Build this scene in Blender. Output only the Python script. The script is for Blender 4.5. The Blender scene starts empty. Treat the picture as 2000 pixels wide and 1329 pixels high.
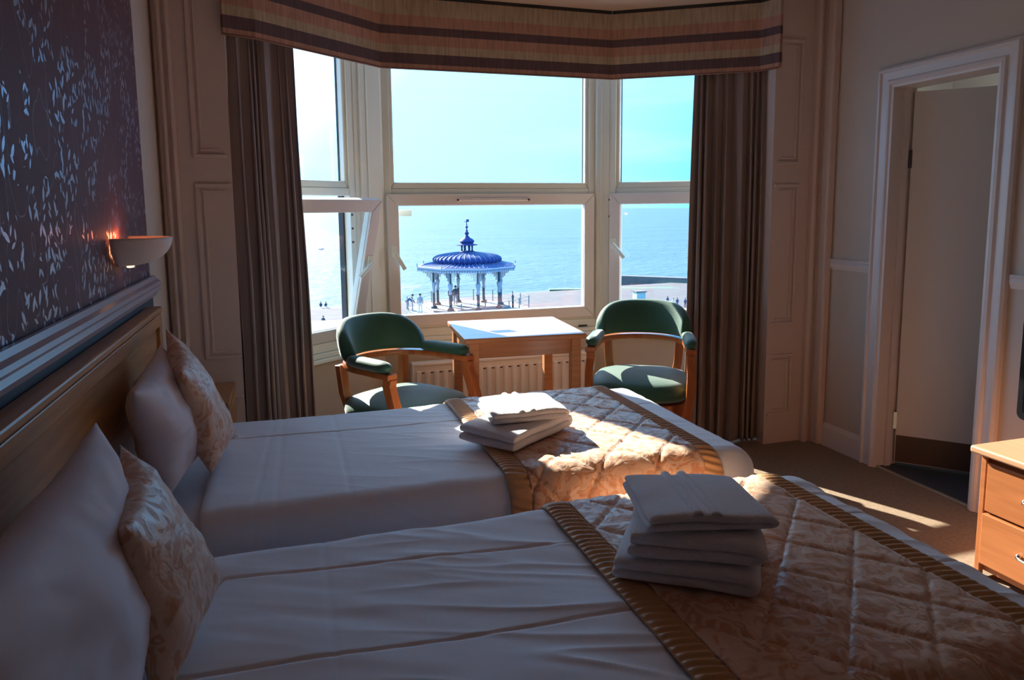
import bpy, bmesh, math, random
from mathutils import Vector, Matrix, noise
random.seed(7)
PI = math.pi
C = bpy.context.scene.collection
sc = bpy.context.scene

# ------------------------------------------------------------------ camera
cd = bpy.data.cameras.new('camera'); cam = bpy.data.objects.new('camera', cd); C.objects.link(cam)
R0 = ((0.955, -0.045, 0.294), (-0.297, -0.116, 0.948), (-0.009, -0.992, -0.124))   # columns: right, down, forward
right = Vector((R0[0][0], R0[1][0], R0[2][0])); fwd = Vector((R0[0][2], R0[1][2], R0[2][2])).normalized()
right = (right - fwd * right.dot(fwd)).normalized(); up = right.cross(fwd).normalized()
M = Matrix((right, up, -fwd)).transposed().to_4x4(); M.translation = Vector((0, 0, 1.39))
cam.matrix_world = M
cd.sensor_width = 36; cd.lens = 1410 / 2000 * 36; cd.shift_y = -0.04075; cd.clip_start = 0.05; cd.clip_end = 20000
sc.camera = cam

# ------------------------------------------------------------------ sky, sun, exposure
SUN_AZ = Vector((-0.351, 0.936)); SUN_EL = math.radians(30.8)
sun_dir = Vector((SUN_AZ.x * math.cos(SUN_EL), SUN_AZ.y * math.cos(SUN_EL), math.sin(SUN_EL)))
w = bpy.data.worlds.new('sky'); sc.world = w; w.use_nodes = True
nt = w.node_tree; nt.nodes.clear()
wo = nt.nodes.new('ShaderNodeOutputWorld'); bg = nt.nodes.new('ShaderNodeBackground')
tc = nt.nodes.new('ShaderNodeTexCoord')
dot = nt.nodes.new('ShaderNodeVectorMath'); dot.operation = 'DOT_PRODUCT'; dot.inputs[1].default_value = sun_dir
nt.links.new(tc.outputs['Generated'], dot.inputs[0])
rp = nt.nodes.new('ShaderNodeValToRGB'); nt.links.new(dot.outputs['Value'], rp.inputs[0])
els = rp.color_ramp.elements
els[0].position = 0.0; els[0].color = (0.24, 0.62, 1.4, 1)
els[1].position = 1.0; els[1].color = (1.6, 2.1, 2.9, 1)
for p_, c_ in ((0.42, (0.13, 0.55, 1.15, 1)), (0.56, (0.18, 0.70, 1.4, 1)), (0.68, (0.33, 1.0, 1.9, 1)), (0.82, (0.43, 1.15, 2.1, 1))):
    e_ = els.new(p_); e_.color = c_
mp_ = nt.nodes.new('ShaderNodeMapping'); mp_.inputs['Scale'].default_value = (2.2, 2.2, 14)
nz = nt.nodes.new('ShaderNodeTexNoise'); nz.inputs['Scale'].default_value = 1.6; nz.inputs['Detail'].default_value = 5
nt.links.new(tc.outputs['Generated'], mp_.inputs[0]); nt.links.new(mp_.outputs[0], nz.inputs['Vector'])
cr = nt.nodes.new('ShaderNodeMapRange'); cr.inputs[1].default_value = 0.52; cr.inputs[2].default_value = 0.75; cr.inputs[3].default_value = 0; cr.inputs[4].default_value = 0.35
nt.links.new(nz.outputs[0], cr.inputs[0])
mx = nt.nodes.new('ShaderNodeMix'); mx.data_type = 'RGBA'; nt.links.new(cr.outputs[0], mx.inputs[0])
nt.links.new(rp.outputs[0], mx.inputs[6]); mx.inputs[7].default_value = (0.55, 1.15, 1.9, 1)
nt.links.new(mx.outputs[2], bg.inputs[0]); bg.inputs[1].default_value = 1.0
nt.links.new(bg.outputs[0], wo.inputs[0])
sl = bpy.data.lights.new('sun', 'SUN'); sl.energy = 10.0; sl.color = (1.0, 0.93, 0.82); sl.angle = math.radians(0.53)
so = bpy.data.objects.new('sun', sl); C.objects.link(so); so.location = (-5, 20, 14)
so.rotation_euler = sun_dir.to_track_quat('Z', 'Y').to_euler()
sc.view_settings.view_transform = 'Standard'; sc.view_settings.look = 'None'
sc.view_settings.exposure = 1.0; sc.view_settings.gamma = 1.0; sc.view_settings.use_curve_mapping = False
try:
    sc.cycles.max_bounces = 10; sc.cycles.diffuse_bounces = 6; sc.cycles.transparent_max_bounces = 16
    sc.cycles.sample_clamp_indirect = 4.0; sc.cycles.use_denoising = True
except Exception: pass

# ------------------------------------------------------------------ material helpers
def mat(name, col, rough=0.6, metal=0.0, spec=0.5, sheen=0.0, bump=None, var=None, emit=None, sub=None):
    m = bpy.data.materials.new(name); m.use_nodes = True; t = m.node_tree; b = t.nodes['Principled BSDF']
    b.inputs['Base Color'].default_value = (*col, 1); b.inputs['Roughness'].default_value = rough
    b.inputs['Metallic'].default_value = metal; b.inputs['Specular IOR Level'].default_value = spec
    if sheen: b.inputs['Sheen Weight'].default_value = sheen; b.inputs['Sheen Roughness'].default_value = 0.4
    if emit: b.inputs['Emission Color'].default_value = (*emit[0], 1); b.inputs['Emission Strength'].default_value = emit[1]
    co = t.nodes.new('ShaderNodeTexCoord')
    def ntex(scale, stretch=(1, 1, 1), detail=4):
        mp = t.nodes.new('ShaderNodeMapping'); mp.inputs['Scale'].default_value = stretch
        n = t.nodes.new('ShaderNodeTexNoise'); n.inputs['Scale'].default_value = scale; n.inputs['Detail'].default_value = detail
        t.links.new(co.outputs['Object'], mp.inputs[0]); t.links.new(mp.outputs[0], n.inputs['Vector']); return n
    if var:   # (second colour, scale, stretch)
        n = ntex(var[1], var[2] if len(var) > 2 else (1, 1, 1))
        r = t.nodes.new('ShaderNodeMapRange'); r.inputs[1].default_value = 0.35; r.inputs[2].default_value = 0.65
        k = t.nodes.new('ShaderNodeMix'); k.data_type = 'RGBA'; k.inputs[6].default_value = (*col, 1); k.inputs[7].default_value = (*var[0], 1)
        t.links.new(n.outputs[0], r.inputs[0]); t.links.new(r.outputs[0], k.inputs[0]); t.links.new(k.outputs[2], b.inputs['Base Color'])
    if bump:  # (scale, strength, distance, stretch)
        n = ntex(bump[0], bump[3] if len(bump) > 3 else (1, 1, 1)); bn = t.nodes.new('ShaderNodeBump')
        bn.inputs['Strength'].default_value = bump[1]; bn.inputs['Distance'].default_value = bump[2]
        t.links.new(n.outputs[0], bn.inputs['Height']); t.links.new(bn.outputs[0], b.inputs['Normal'])
    return m

def N(t, kind, **kw):
    n = t.nodes.new(kind)
    for k, v in kw.items(): setattr(n, k, v)
    return n
def math_(t, op, a, b=None, c=None):
    n = N(t, 'ShaderNodeMath', operation=op)
    for i, v in enumerate((a, b, c)):
        if v is None: continue
        if isinstance(v, (int, float)): n.inputs[i].default_value = v
        else: t.links.new(v, n.inputs[i])
    return n.outputs[0]

def wallpaper_mat():
    m = bpy.data.materials.new('aubergine_leaf_wallpaper'); m.use_nodes = True; t = m.node_tree; b = t.nodes['Principled BSDF']
    co = N(t, 'ShaderNodeTexCoord'); sp = N(t, 'ShaderNodeSeparateXYZ'); t.links.new(co.outputs['Object'], sp.inputs[0])
    cb = N(t, 'ShaderNodeCombineXYZ'); t.links.new(sp.outputs[1], cb.inputs[0]); t.links.new(sp.outputs[2], cb.inputs[1])
    def leaves(scale, seed, la, lb):
        off = N(t, 'ShaderNodeVectorMath', operation='ADD'); t.links.new(cb.outputs[0], off.inputs[0]); off.inputs[1].default_value = (seed, seed * 1.7, 0)
        v = N(t, 'ShaderNodeTexVoronoi', voronoi_dimensions='2D', feature='F1'); v.inputs['Scale'].default_value = scale
        t.links.new(off.outputs[0], v.inputs['Vector'])
        d = N(t, 'ShaderNodeVectorMath', operation='SUBTRACT'); t.links.new(off.outputs[0], d.inputs[0]); t.links.new(v.outputs['Position'], d.inputs[1])
        sc_ = N(t, 'ShaderNodeSeparateXYZ'); t.links.new(v.outputs['Color'], sc_.inputs[0])
        ang = math_(t, 'MULTIPLY', math_(t, 'SUBTRACT', sc_.outputs[0], 0.5), 2.2)
        ca = math_(t, 'COSINE', ang); sa = math_(t, 'SINE', ang)
        s2 = N(t, 'ShaderNodeSeparateXYZ'); t.links.new(d.outputs[0], s2.inputs[0])
        u = math_(t, 'SUBTRACT', math_(t, 'MULTIPLY', s2.outputs[0], ca), math_(t, 'MULTIPLY', s2.outputs[1], sa))
        vv = math_(t, 'ADD', math_(t, 'MULTIPLY', s2.outputs[0], sa), math_(t, 'MULTIPLY', s2.outputs[1], ca))
        # pointed oval: |u| < la * (1 - (v/lb)^2)
        q = math_(t, 'DIVIDE', vv, lb); q = math_(t, 'MULTIPLY', q, q); q = math_(t, 'SUBTRACT', 1.0, q)
        lim = math_(t, 'MULTIPLY', q, la)
        ins = math_(t, 'GREATER_THAN', lim, math_(t, 'ABSOLUTE', u))
        keep = math_(t, 'GREATER_THAN', sc_.outputs[1], 0.35)
        return math_(t, 'MULTIPLY', ins, keep)
    L = math_(t, 'MAXIMUM', leaves(23, 0.3, 0.0065, 0.019), leaves(34, 5.1, 0.0042, 0.013))
    pn = N(t, 'ShaderNodeTexNoise', noise_dimensions='2D'); pn.inputs['Scale'].default_value = 5.5; pn.inputs['Detail'].default_value = 2; t.links.new(cb.outputs[0], pn.inputs['Vector'])
    L = math_(t, 'MULTIPLY', L, math_(t, 'GREATER_THAN', pn.outputs[0], 0.50))
    # vines
    n = N(t, 'ShaderNodeTexNoise', noise_dimensions='2D'); n.inputs['Scale'].default_value = 4.5; n.inputs['Detail'].default_value = 1.5
    mp = N(t, 'ShaderNodeMapping'); mp.inputs['Scale'].default_value = (1.6, 0.6, 1); t.links.new(cb.outputs[0], mp.inputs[0]); t.links.new(mp.outputs[0], n.inputs['Vector'])
    vine = math_(t, 'LESS_THAN', math_(t, 'ABSOLUTE', math_(t, 'SUBTRACT', math_(t, 'FRACT', math_(t, 'MULTIPLY', n.outputs[0], 6.0)), 0.5)), 0.022)
    L = math_(t, 'MAXIMUM', L, math_(t, 'MULTIPLY', vine, 0.3))
    mc = N(t, 'ShaderNodeMix', data_type='RGBA'); t.links.new(L, mc.inputs[0]); mc.inputs[6].default_value = (0.150, 0.073, 0.085, 1); mc.inputs[7].default_value = (0.36, 0.33, 0.40, 1)
    t.links.new(mc.outputs[2], b.inputs['Base Color']); b.inputs['Specular IOR Level'].default_value = 0.2
    t.links.new(math_(t, 'MULTIPLY', L, 0.92), b.inputs['Metallic'])
    t.links.new(math_(t, 'SUBTRACT', 0.62, math_(t, 'MULTIPLY', L, 0.3)), b.inputs['Roughness'])
    bn = N(t, 'ShaderNodeBump'); bn.inputs['Strength'].default_value = 0.4; bn.inputs['Distance'].default_value = 0.002
    n2 = N(t, 'ShaderNodeTexNoise'); n2.inputs['Scale'].default_value = 220
    t.links.new(co.outputs['Object'], n2.inputs['Vector'])
    t.links.new(math_(t, 'ADD', L, n2.outputs[0]), bn.inputs['Height']); t.links.new(bn.outputs[0], b.inputs['Normal'])
    return m

def wood(name, c1, c2, rough=0.42, axis=0, bs=0.1):
    s = [14, 14, 14]; s[axis] = 0.9
    return mat(name, c1, rough, var=(c2, 3.0, tuple(s)), bump=(6, bs, 0.002, tuple(s)))

def stripe_mat(z0):
    m = bpy.data.materials.new('striped_pelmet_fabric'); m.use_nodes = True; t = m.node_tree; b = t.nodes['Principled BSDF']
    b.inputs['Roughness'].default_value = 0.75
    co = N(t, 'ShaderNodeTexCoord'); sp = N(t, 'ShaderNodeSeparateXYZ'); t.links.new(co.outputs['Object'], sp.inputs[0])
    f = math_(t, 'DIVIDE', math_(t, 'SUBTRACT', sp.outputs[2], z0), 0.36)
    r = N(t, 'ShaderNodeValToRGB'); r.color_ramp.interpolation = 'CONSTANT'; t.links.new(f, r.inputs[0])
    peach, dark, weave = (0.46, 0.25, 0.18, 1), (0.12, 0.072, 0.078, 1), (0.46, 0.36, 0.25, 1)
    e = r.color_ramp.elements; e[0].position = 0; e[0].color = peach; e[1].position = 0.073; e[1].color = dark
    for p, c in ((0.223, weave), (0.345, peach), (0.495, dark), (0.615, peach), (0.775, weave)):
        q = e.new(p); q.color = c
    # slub weave: vertical threads
    n = N(t, 'ShaderNodeTexNoise'); n.inputs['Scale'].default_value = 3; n.inputs['Detail'].default_value = 4
    mp = N(t, 'ShaderNodeMapping'); mp.inputs['Scale'].default_value = (26, 26, 3); t.links.new(co.outputs['Object'], mp.inputs[0]); t.links.new(mp.outputs[0], n.inputs['Vector'])
    mr = N(t, 'ShaderNodeMapRange'); mr.inputs[1].default_value = 0.3; mr.inputs[2].default_value = 0.7; mr.inputs[3].default_value = 0.78; mr.inputs[4].default_value = 1.2
    t.links.new(n.outputs[0], mr.inputs[0])
    mu = N(t, 'ShaderNodeVectorMath', operation='SCALE'); t.links.new(r.outputs[0], mu.inputs[0]); t.links.new(mr.outputs[0], mu.inputs['Scale'])
    t.links.new(mu.outputs[0], b.inputs['Base Color'])
    bn = N(t, 'ShaderNodeBump'); bn.inputs['Strength'].default_value = 0.3; bn.inputs['Distance'].default_value = 0.002
    t.links.new(n.outputs[0], bn.inputs['Height']); t.links.new(bn.outputs[0], b.inputs['Normal'])
    return m

def damask_mat():
    m = bpy.data.materials.new('gold_damask'); m.use_nodes = True; t = m.node_tree; b = t.nodes['Principled BSDF']
    b.inputs['Sheen Weight'].default_value = 0.3; b.inputs['Sheen Roughness'].default_value = 0.4
    co = N(t, 'ShaderNodeTexCoord')
    n0 = N(t, 'ShaderNodeTexNoise'); n0.inputs['Scale'].default_value = 7; n0.inputs['Detail'].default_value = 2
    t.links.new(co.outputs['Object'], n0.inputs['Vector'])
    sc_ = N(t, 'ShaderNodeVectorMath', operation='SCALE'); sc_.inputs['Scale'].default_value = 0.35; t.links.new(n0.outputs['Color'], sc_.inputs[0])
    ad = N(t, 'ShaderNodeVectorMath', operation='ADD'); t.links.new(co.outputs['Object'], ad.inputs[0]); t.links.new(sc_.outputs[0], ad.inputs[1])
    n = N(t, 'ShaderNodeTexNoise'); n.inputs['Scale'].default_value = 19; n.inputs['Detail'].default_value = 1.6
    t.links.new(ad.outputs[0], n.inputs['Vector'])
    # scrolling leaf bands
    f = math_(t, 'ABSOLUTE', math_(t, 'SUBTRACT', math_(t, 'FRACT', math_(t, 'MULTIPLY', n.outputs[0], 3.6)), 0.5))
    msk = N(t, 'ShaderNodeMapRange'); msk.inputs[1].default_value = 0.14; msk.inputs[2].default_value = 0.30; t.links.new(f, msk.inputs[0])
    mc = N(t, 'ShaderNodeMix', data_type='RGBA'); t.links.new(msk.outputs[0], mc.inputs[0])
    mc.inputs[6].default_value = (0.62, 0.30, 0.165, 1); mc.inputs[7].default_value = (0.72, 0.47, 0.33, 1)
    t.links.new(mc.outputs[2], b.inputs['Base Color'])
    t.links.new(math_(t, 'SUBTRACT', 0.55, math_(t, 'MULTIPLY', msk.outputs[0], 0.17)), b.inputs['Roughness'])
    n3 = N(t, 'ShaderNodeTexNoise'); n3.inputs['Scale'].default_value = 38; n3.inputs['Detail'].default_value = 3
    t.links.new(co.outputs['Object'], n3.inputs['Vector'])
    h = math_(t, 'ADD', math_(t, 'MULTIPLY', msk.outputs[0], 0.10), n3.outputs[0])
    bn = N(t, 'ShaderNodeBump'); bn.inputs['Strength'].default_value = 0.55; bn.inputs['Distance'].default_value = 0.006
    t.links.new(h, bn.inputs['Height']); t.links.new(bn.outputs[0], b.inputs['Normal'])
    return m

def glass_mat(name='window_glass', tint=(0.97, 1, 0.99)):
    m = bpy.data.materials.new(name); m.use_nodes = True; t = m.node_tree; t.nodes.clear()
    o = N(t, 'ShaderNodeOutputMaterial'); a = N(t, 'ShaderNodeBsdfTransparent'); g = N(t, 'ShaderNodeBsdfGlossy'); g.inputs['Roughness'].default_value = 0.02
    a.inputs[0].default_value = (*tint, 1); x = N(t, 'ShaderNodeMixShader'); x.inputs[0].default_value = 0.04
    t.links.new(a.outputs[0], x.inputs[1]); t.links.new(g.outputs[0], x.inputs[2]); t.links.new(x.outputs[0], o.inputs[0]); return m

MT = dict(
    wall=mat('cream_wall_paint', (0.60, 0.52, 0.46), 0.8, bump=(60, 0.15, 0.002)),
    bay=mat('bay_wall_paint', (0.56, 0.44, 0.33), 0.8, bump=(60, 0.15, 0.002)),
    trim=mat('gloss_trim_paint', (0.64, 0.52, 0.47), 0.4, bump=(25, 0.05, 0.002)),
    trimw=mat('white_gloss_paint', (0.72, 0.66, 0.66), 0.35, bump=(25, 0.05, 0.002)),
    ceiling=mat('ceiling_paint', (0.62, 0.48, 0.40), 0.85, bump=(40, 0.1, 0.002)),
    paper=wallpaper_mat(),
    dado=mat('dark_dado_paint', (0.055, 0.045, 0.055), 0.6),
    rail=mat('grey_dado_rail_paint', (0.42, 0.37, 0.42), 0.3),
    carpet=mat('brown_carpet', (0.24, 0.165, 0.11), 0.95, var=((0.31, 0.215, 0.145), 60), bump=(300, 0.6, 0.004)),
    slate=mat('dark_slate_floor', (0.06, 0.07, 0.09), 0.5),
    upvc=mat('window_frame_plastic', (0.76, 0.76, 0.66), 0.35),
    upvcw=mat('window_frame_plastic_inner', (0.76, 0.70, 0.66), 0.35),
    gasket=mat('dark_gasket_and_shadow', (0.03, 0.03, 0.03), 0.6),
    handle=mat('pale_handle', (0.80, 0.82, 0.72), 0.3), chrome=mat('chrome', (0.75, 0.75, 0.75), 0.2, 1.0),
    glass=glass_mat(),
    stripe=stripe_mat(0.0),
    curtain=mat('brown_curtain_satin', (0.27, 0.20, 0.18), 0.5, sheen=0.3, bump=(120, 0.15, 0.001, (1, 1, 0.1))),
    lining=mat('curtain_lining', (0.55, 0.42, 0.45), 0.8),
    sheet=mat('white_cotton', (0.87, 0.87, 0.93), 0.75, sheen=0.15, bump=(9, 0.25, 0.01)),
    mattress=mat('white_fitted_sheet', (0.74, 0.74, 0.80), 0.8, bump=(9, 0.25, 0.01)),
    divan=mat('cream_divan', (0.4, 0.35, 0.32), 0.8),
    damask=damask_mat(), border=mat('gold_satin_border', (0.60, 0.33, 0.15), 0.45, sheen=0.3, bump=(40, 0.25, 0.004)),
    pillow=mat('white_pillowcase', (0.78, 0.72, 0.77), 0.8, sheen=0.1, bump=(12, 0.3, 0.01)),
    towel=mat('white_terry', (0.86, 0.82, 0.84), 0.95, sheen=0.4, bump=(260, 0.8, 0.004)),
    towelband=mat('towel_band', (0.66, 0.62, 0.66), 0.7),
    headwood=wood('headboard_oak', (0.50, 0.22, 0.07), (0.36, 0.145, 0.045), 0.35, 1),
    tablewood=wood('beech_table', (0.62, 0.26, 0.11), (0.50, 0.20, 0.08), 0.3, 0),
    chairwood=wood('cherry_chair', (0.56, 0.165, 0.045), (0.42, 0.11, 0.03), 0.3, 2),
    dresswood=wood('beech_dresser', (0.42, 0.145, 0.05), (0.35, 0.115, 0.038), 0.4, 1),
    dresstop=wood('beech_dresser_top', (0.56, 0.31, 0.18), (0.49, 0.26, 0.15), 0.35, 1),
    velvet=mat('green_velvet', (0.026, 0.10, 0.062), 0.6, sheen=0.6, bump=(90, 0.2, 0.002)),
    radiator=mat('radiator_enamel', (0.74, 0.64, 0.56), 0.35),
    black=mat('black_plastic', (0.008, 0.008, 0.01), 0.25), screen=mat('black_screen', (0.004, 0.004, 0.005), 0.1),
    ceramic=mat('white_plaster_sconce', (0.80, 0.72, 0.72), 0.6),
    doorp=mat('door_paint', (0.76, 0.73, 0.72), 0.5), kick=mat('brown_kick_plate', (0.10, 0.06, 0.045), 0.45),
    brass=mat('threshold_metal', (0.55, 0.5, 0.38), 0.35, 0.8),
    bulb=mat('bulb', (1, 0.5, 0.2), 0.5, emit=((1, 0.5, 0.2), 2.5)),
)

# ------------------------------------------------------------------ geometry helpers
def wmat(o):
    m = Matrix.Identity(4); ch = []
    while o: ch.append(o); o = o.parent
    for p in reversed(ch): m = m @ Matrix.LocRotScale(p.location, p.rotation_euler, p.scale)
    return m
class MB:
    def __init__(s): s.v = []; s.f = []
    def add(s, vs, fs):
        k = len(s.v); s.v += [Vector(v) for v in vs]; s.f += [tuple(i + k for i in f) for f in fs]; return s
    def box(s, c, d, rz=0, R=None):
        x, y, z = d[0] / 2, d[1] / 2, d[2] / 2; c = Vector(c)
        Rm = R if R else Matrix.Rotation(rz, 3, 'Z')
        vs = [c + Rm @ Vector((a * x, b * y, e * z)) for a in (-1, 1) for b in (-1, 1) for e in (-1, 1)]
        return s.add(vs, [(0, 1, 3, 2), (4, 6, 7, 5), (0, 4, 5, 1), (2, 3, 7, 6), (0, 2, 6, 4), (1, 5, 7, 3)])
    def bb(s, x0, x1, y0, y1, z0, z1): return s.box(((x0 + x1) / 2, (y0 + y1) / 2, (z0 + z1) / 2), (x1 - x0, y1 - y0, z1 - z0))
    def beam(s, p, q, t, z0, z1):   # wall-like box along plan line p-q, thickness t to the left of p->q (negative: right)
        p = Vector(p); q = Vector(q); d = (q - p).normalized(); n = Vector((-d.y, d.x)) * t
        return s.prism([p, q, q + n, p + n], z0, z1)
    def prism(s, poly, z0, z1):
        n = len(poly); a = sum(poly[i][0] * poly[(i + 1) % n][1] - poly[(i + 1) % n][0] * poly[i][1] for i in range(n))
        if a < 0: poly = poly[::-1]
        vs = [(p[0], p[1], z0) for p in poly] + [(p[0], p[1], z1) for p in poly]
        fs = [tuple(range(n))[::-1], tuple(range(n, 2 * n))] + [(i, (i + 1) % n, n + (i + 1) % n, n + i) for i in range(n)]
        return s.add(vs, fs)
    def sweep(s, path, prof, closed_prof=True, upv=(0, 0, 1)):   # prof: list of (a,b) in (side, up); or function of parameter
        path = [Vector(p) for p in path]; n = len(path); U = Vector(upv); rings = []
        for i, p in enumerate(path):
            t = (path[min(i + 1, n - 1)] - path[max(i - 1, 0)]).normalized()
            side = t.cross(U);
            if side.length < 1e-4: side = Vector((1, 0, 0))
            side.normalize(); u2 = side.cross(t).normalized()
            pr = prof(i / (n - 1)) if callable(prof) else prof
            rings.append([p + side * a + u2 * b for a, b in pr])
        m = len(rings[0]); vs = [v for r in rings for v in r]; fs = []
        for i in range(n - 1):
            for j in range(m if closed_prof else m - 1):
                fs.append((i * m + j, i * m + (j + 1) % m, (i + 1) * m + (j + 1) % m, (i + 1) * m + j))
        if closed_prof: fs += [tuple(range(m))[::-1], tuple((n - 1) * m + j for j in range(m))]
        return s.add(vs, fs)
    def tube(s, path, r, k=10):
        def pr(t):
            rr = r(t) if callable(r) else r
            return [(rr * math.cos(2 * PI * j / k), rr * math.sin(2 * PI * j / k)) for j in range(k)]
        d = Vector(path[-1]) - Vector(path[0]); uv = (0, 1, 0) if abs(d.normalized().z) > 0.9 else (0, 0, 1)
        return s.sweep(path, pr, True, uv)
    def lathe(s, c, prof, k=24, mod=None, a0=0, a1=2 * PI):
        c = Vector(c); full = abs(a1 - a0 - 2 * PI) < 1e-6; kk = k if full else k + 1; vs = []; fs = []
        for r, z in prof:
            for j in range(kk):
                a = a0 + (a1 - a0) * j / k; rr = r * (mod(a, r, z) if mod else 1); vs.append(c + Vector((rr * math.cos(a), rr * math.sin(a), z)))
        for i in range(len(prof) - 1):
            for j in range(k):
                b = (j + 1) % kk; fs.append((i * kk + j, i * kk + b, (i + 1) * kk + b, (i + 1) * kk + j))
        if full: fs += [tuple(range(kk))[::-1], tuple((len(prof) - 1) * kk + j for j in range(kk))]
        return s.add(vs, fs)
    def grid(s, fn, nu, nv):
        vs = [fn(i / nu, j / nv) for i in range(nu + 1) for j in range(nv + 1)]; w_ = nv + 1
        return s.add(vs, [(i * w_ + j, i * w_ + j + 1, (i + 1) * w_ + j + 1, (i + 1) * w_ + j) for i in range(nu) for j in range(nv)])
    def build(s, name, m, parent=None, smooth=False, bevel=0, local=False, solid=0, seg=2, subd=0, auto=None, kind=None, label=None):
        me = bpy.data.meshes.new(name); vs = s.v
        if parent is not None and not local:
            inv = wmat(parent).inverted(); vs = [inv @ v for v in vs]
        me.from_pydata([tuple(v) for v in vs], [], s.f); me.validate(); me.update()
        bm = bmesh.new(); bm.from_mesh(me); bmesh.ops.recalc_face_normals(bm, faces=bm.faces) if not solid == -1 else None
        bm.to_mesh(me); bm.free()
        me.materials.append(m)
        if smooth:
            for p in me.polygons: p.use_smooth = True
            if auto:
                try: me.set_sharp_from_angle(angle=math.radians(auto))
                except Exception: pass
        o = bpy.data.objects.new(name, me); C.objects.link(o)
        if parent is not None: o.parent = parent
        if bevel:
            b = o.modifiers.new('bevel', 'BEVEL'); b.width = bevel; b.segments = seg; b.limit_method = 'ANGLE'; b.angle_limit = math.radians(35)
        if subd: q = o.modifiers.new('subd', 'SUBSURF'); q.levels = subd; q.render_levels = subd
        if solid > 0: q = o.modifiers.new('solid', 'SOLIDIFY'); q.thickness = solid; q.offset = -1
        if kind: o['kind'] = kind
        if label: o['label'] = label
        return o
def thing(name, label, cat, loc=(0, 0, 0), rz=0, group=None):
    o = bpy.data.objects.new(name, None); C.objects.link(o); o.location = loc; o.rotation_euler = (0, 0, rz); o.empty_display_size = 0.1
    o['label'] = label; o['category'] = cat
    if group: o['group'] = group
    return o
def tag(o, label, cat, group=None):
    o['label'] = label; o['category'] = cat
    if group: o['group'] = group
    return o
def sempty(name, loc=(0, 0, 0)):
    o = bpy.data.objects.new(name, None); C.objects.link(o); o.location = loc; o['kind'] = 'structure'; o.empty_display_size = 0.1; return o
def fb(x, y, z=0, oc=3):
    v = 0; a = 1; f = 1
    for _ in range(oc): v += a * noise.noise(Vector((x * f, y * f, z * f))); a *= 0.5; f *= 2.03
    return v

# ================================================================== THE ROOM
H = 2.53; XL = -0.5; XR = 2.95; YB = -1.6; YW = 3.48
L0, C1, C2, R0_ = (-0.25, 3.84), (0.56, 4.5), (1.995, 4.5), (2.76, 3.85)   # bay inner line
floor_poly = [(XL - 0.15, YB - .15), (XR + 0.02, YB - .15), (XR + 0.02, YW), (2.76, YW), (2.76, 3.86), (2.0, 4.52), (0.55, 4.52), (-0.25, 3.86), (-0.25, YW), (XL - 0.15, YW)]
MB().prism(floor_poly, -0.06, 0).build('floor', MT['carpet'], kind='structure')
MB().prism([(XL - .2, YB - .2), (XR + .2, YB - .2), (XR + .2, 4.0), (2.2, 4.85), (.4, 4.85), (XL - .2, 4.0)], H, H + 0.12).build('ceiling', MT['ceiling'], kind='structure')
# left (headboard) wall: papered breast, painted strip beyond, dark dado and rail
wl = sempty('wall_left', (XL, 1, 0))
MB().bb(XL - 0.16, XL, YB, 3.0, 0, H).build('papered_wall', MT['paper'], wl, label='aubergine wallpaper with silver leaf sprigs')
MB().bb(XL - 0.16, XL - 0.012, 3.0, YW + .1, 0, H).build('painted_strip', MT['wall'], wl)
MB().bb(XL, XL + 0.006, YB, 2.995, 0.15, 1.075).build('dado_panel', MT['dado'], wl, label='dark painted dado below the rail')
rail = [(0, 0), (0, .075), (.012, .075), (.018, .062), (.03, .055), (.034, .045), (.026, .035), (.030, .022), (.018, .014), (.012, 0)]
def moulding(p, q, prof, z=0, flip=1, name='trim_1', m=None, parent=None, kind=None, up3=None):
    # horizontal moulding: prof in (out, up); out is to the right of p->q times flip
    mb = MB(); mb.sweep([(p[0], p[1], z), (q[0], q[1], z)], [(a * flip, b) for a, b in prof])
    return mb.build(name, m, parent, kind=kind)
moulding((XL + .0055, YB), (XL + .0055, 2.998), rail, 1.075, 1, 'trim_1', MT['rail'], None, 'structure')
base = [(0, 0), (0, .135), (.008, .135), (.014, .12), (.018, .11), (.018, 0)]
moulding((XL, YB), (XL, YW - .03), base, 0, 1, 'baseboard_left', MT['trim'], None, 'structure')
# wall behind the camera
MB().bb(XL - .16, XR + .16, YB - .16, YB, 0, H).build('wall_back', MT['wall'], kind='structure')
# right wall with the doorway
DY0, DY1, DH = 2.40, 2.985, 1.985
wr = sempty('wall_right', (XR, 1, 0))
MB().bb(XR, XR + 0.12, YB, DY0, 0, H).build('wall_panel', MT['wall'], wr)
MB().bb(XR, XR + 0.12, DY1, YW + .1, 0, H).build('wall_panel', MT['wall'], wr)
MB().bb(XR, XR + 0.12, DY0, DY1, DH, H).build('wall_panel', MT['wall'], wr)
rail2 = [(0, 0), (0, .06), (.016, .06), (.022, .05), (.014, .042), (.020, .03), (.014, .018), (.008, 0)]
moulding((XR, 3.06), (XR, 3.37), rail2, 1.03, -1, 'trim_2', MT['trimw'], None, 'structure')
moulding((XR, YB), (XR, DY0 - .105), rail2, 1.03, -1, 'trim_3', MT['trimw'], None, 'structure')
moulding((XR, 3.06), (XR, 3.37), base, 0, -1, 'baseboard_right', MT['trimw'], None, 'structure')
moulding((XR, YB), (XR, DY0 - .105), base, 0, -1, 'baseboard_right', MT['trimw'], None, 'structure')
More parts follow.
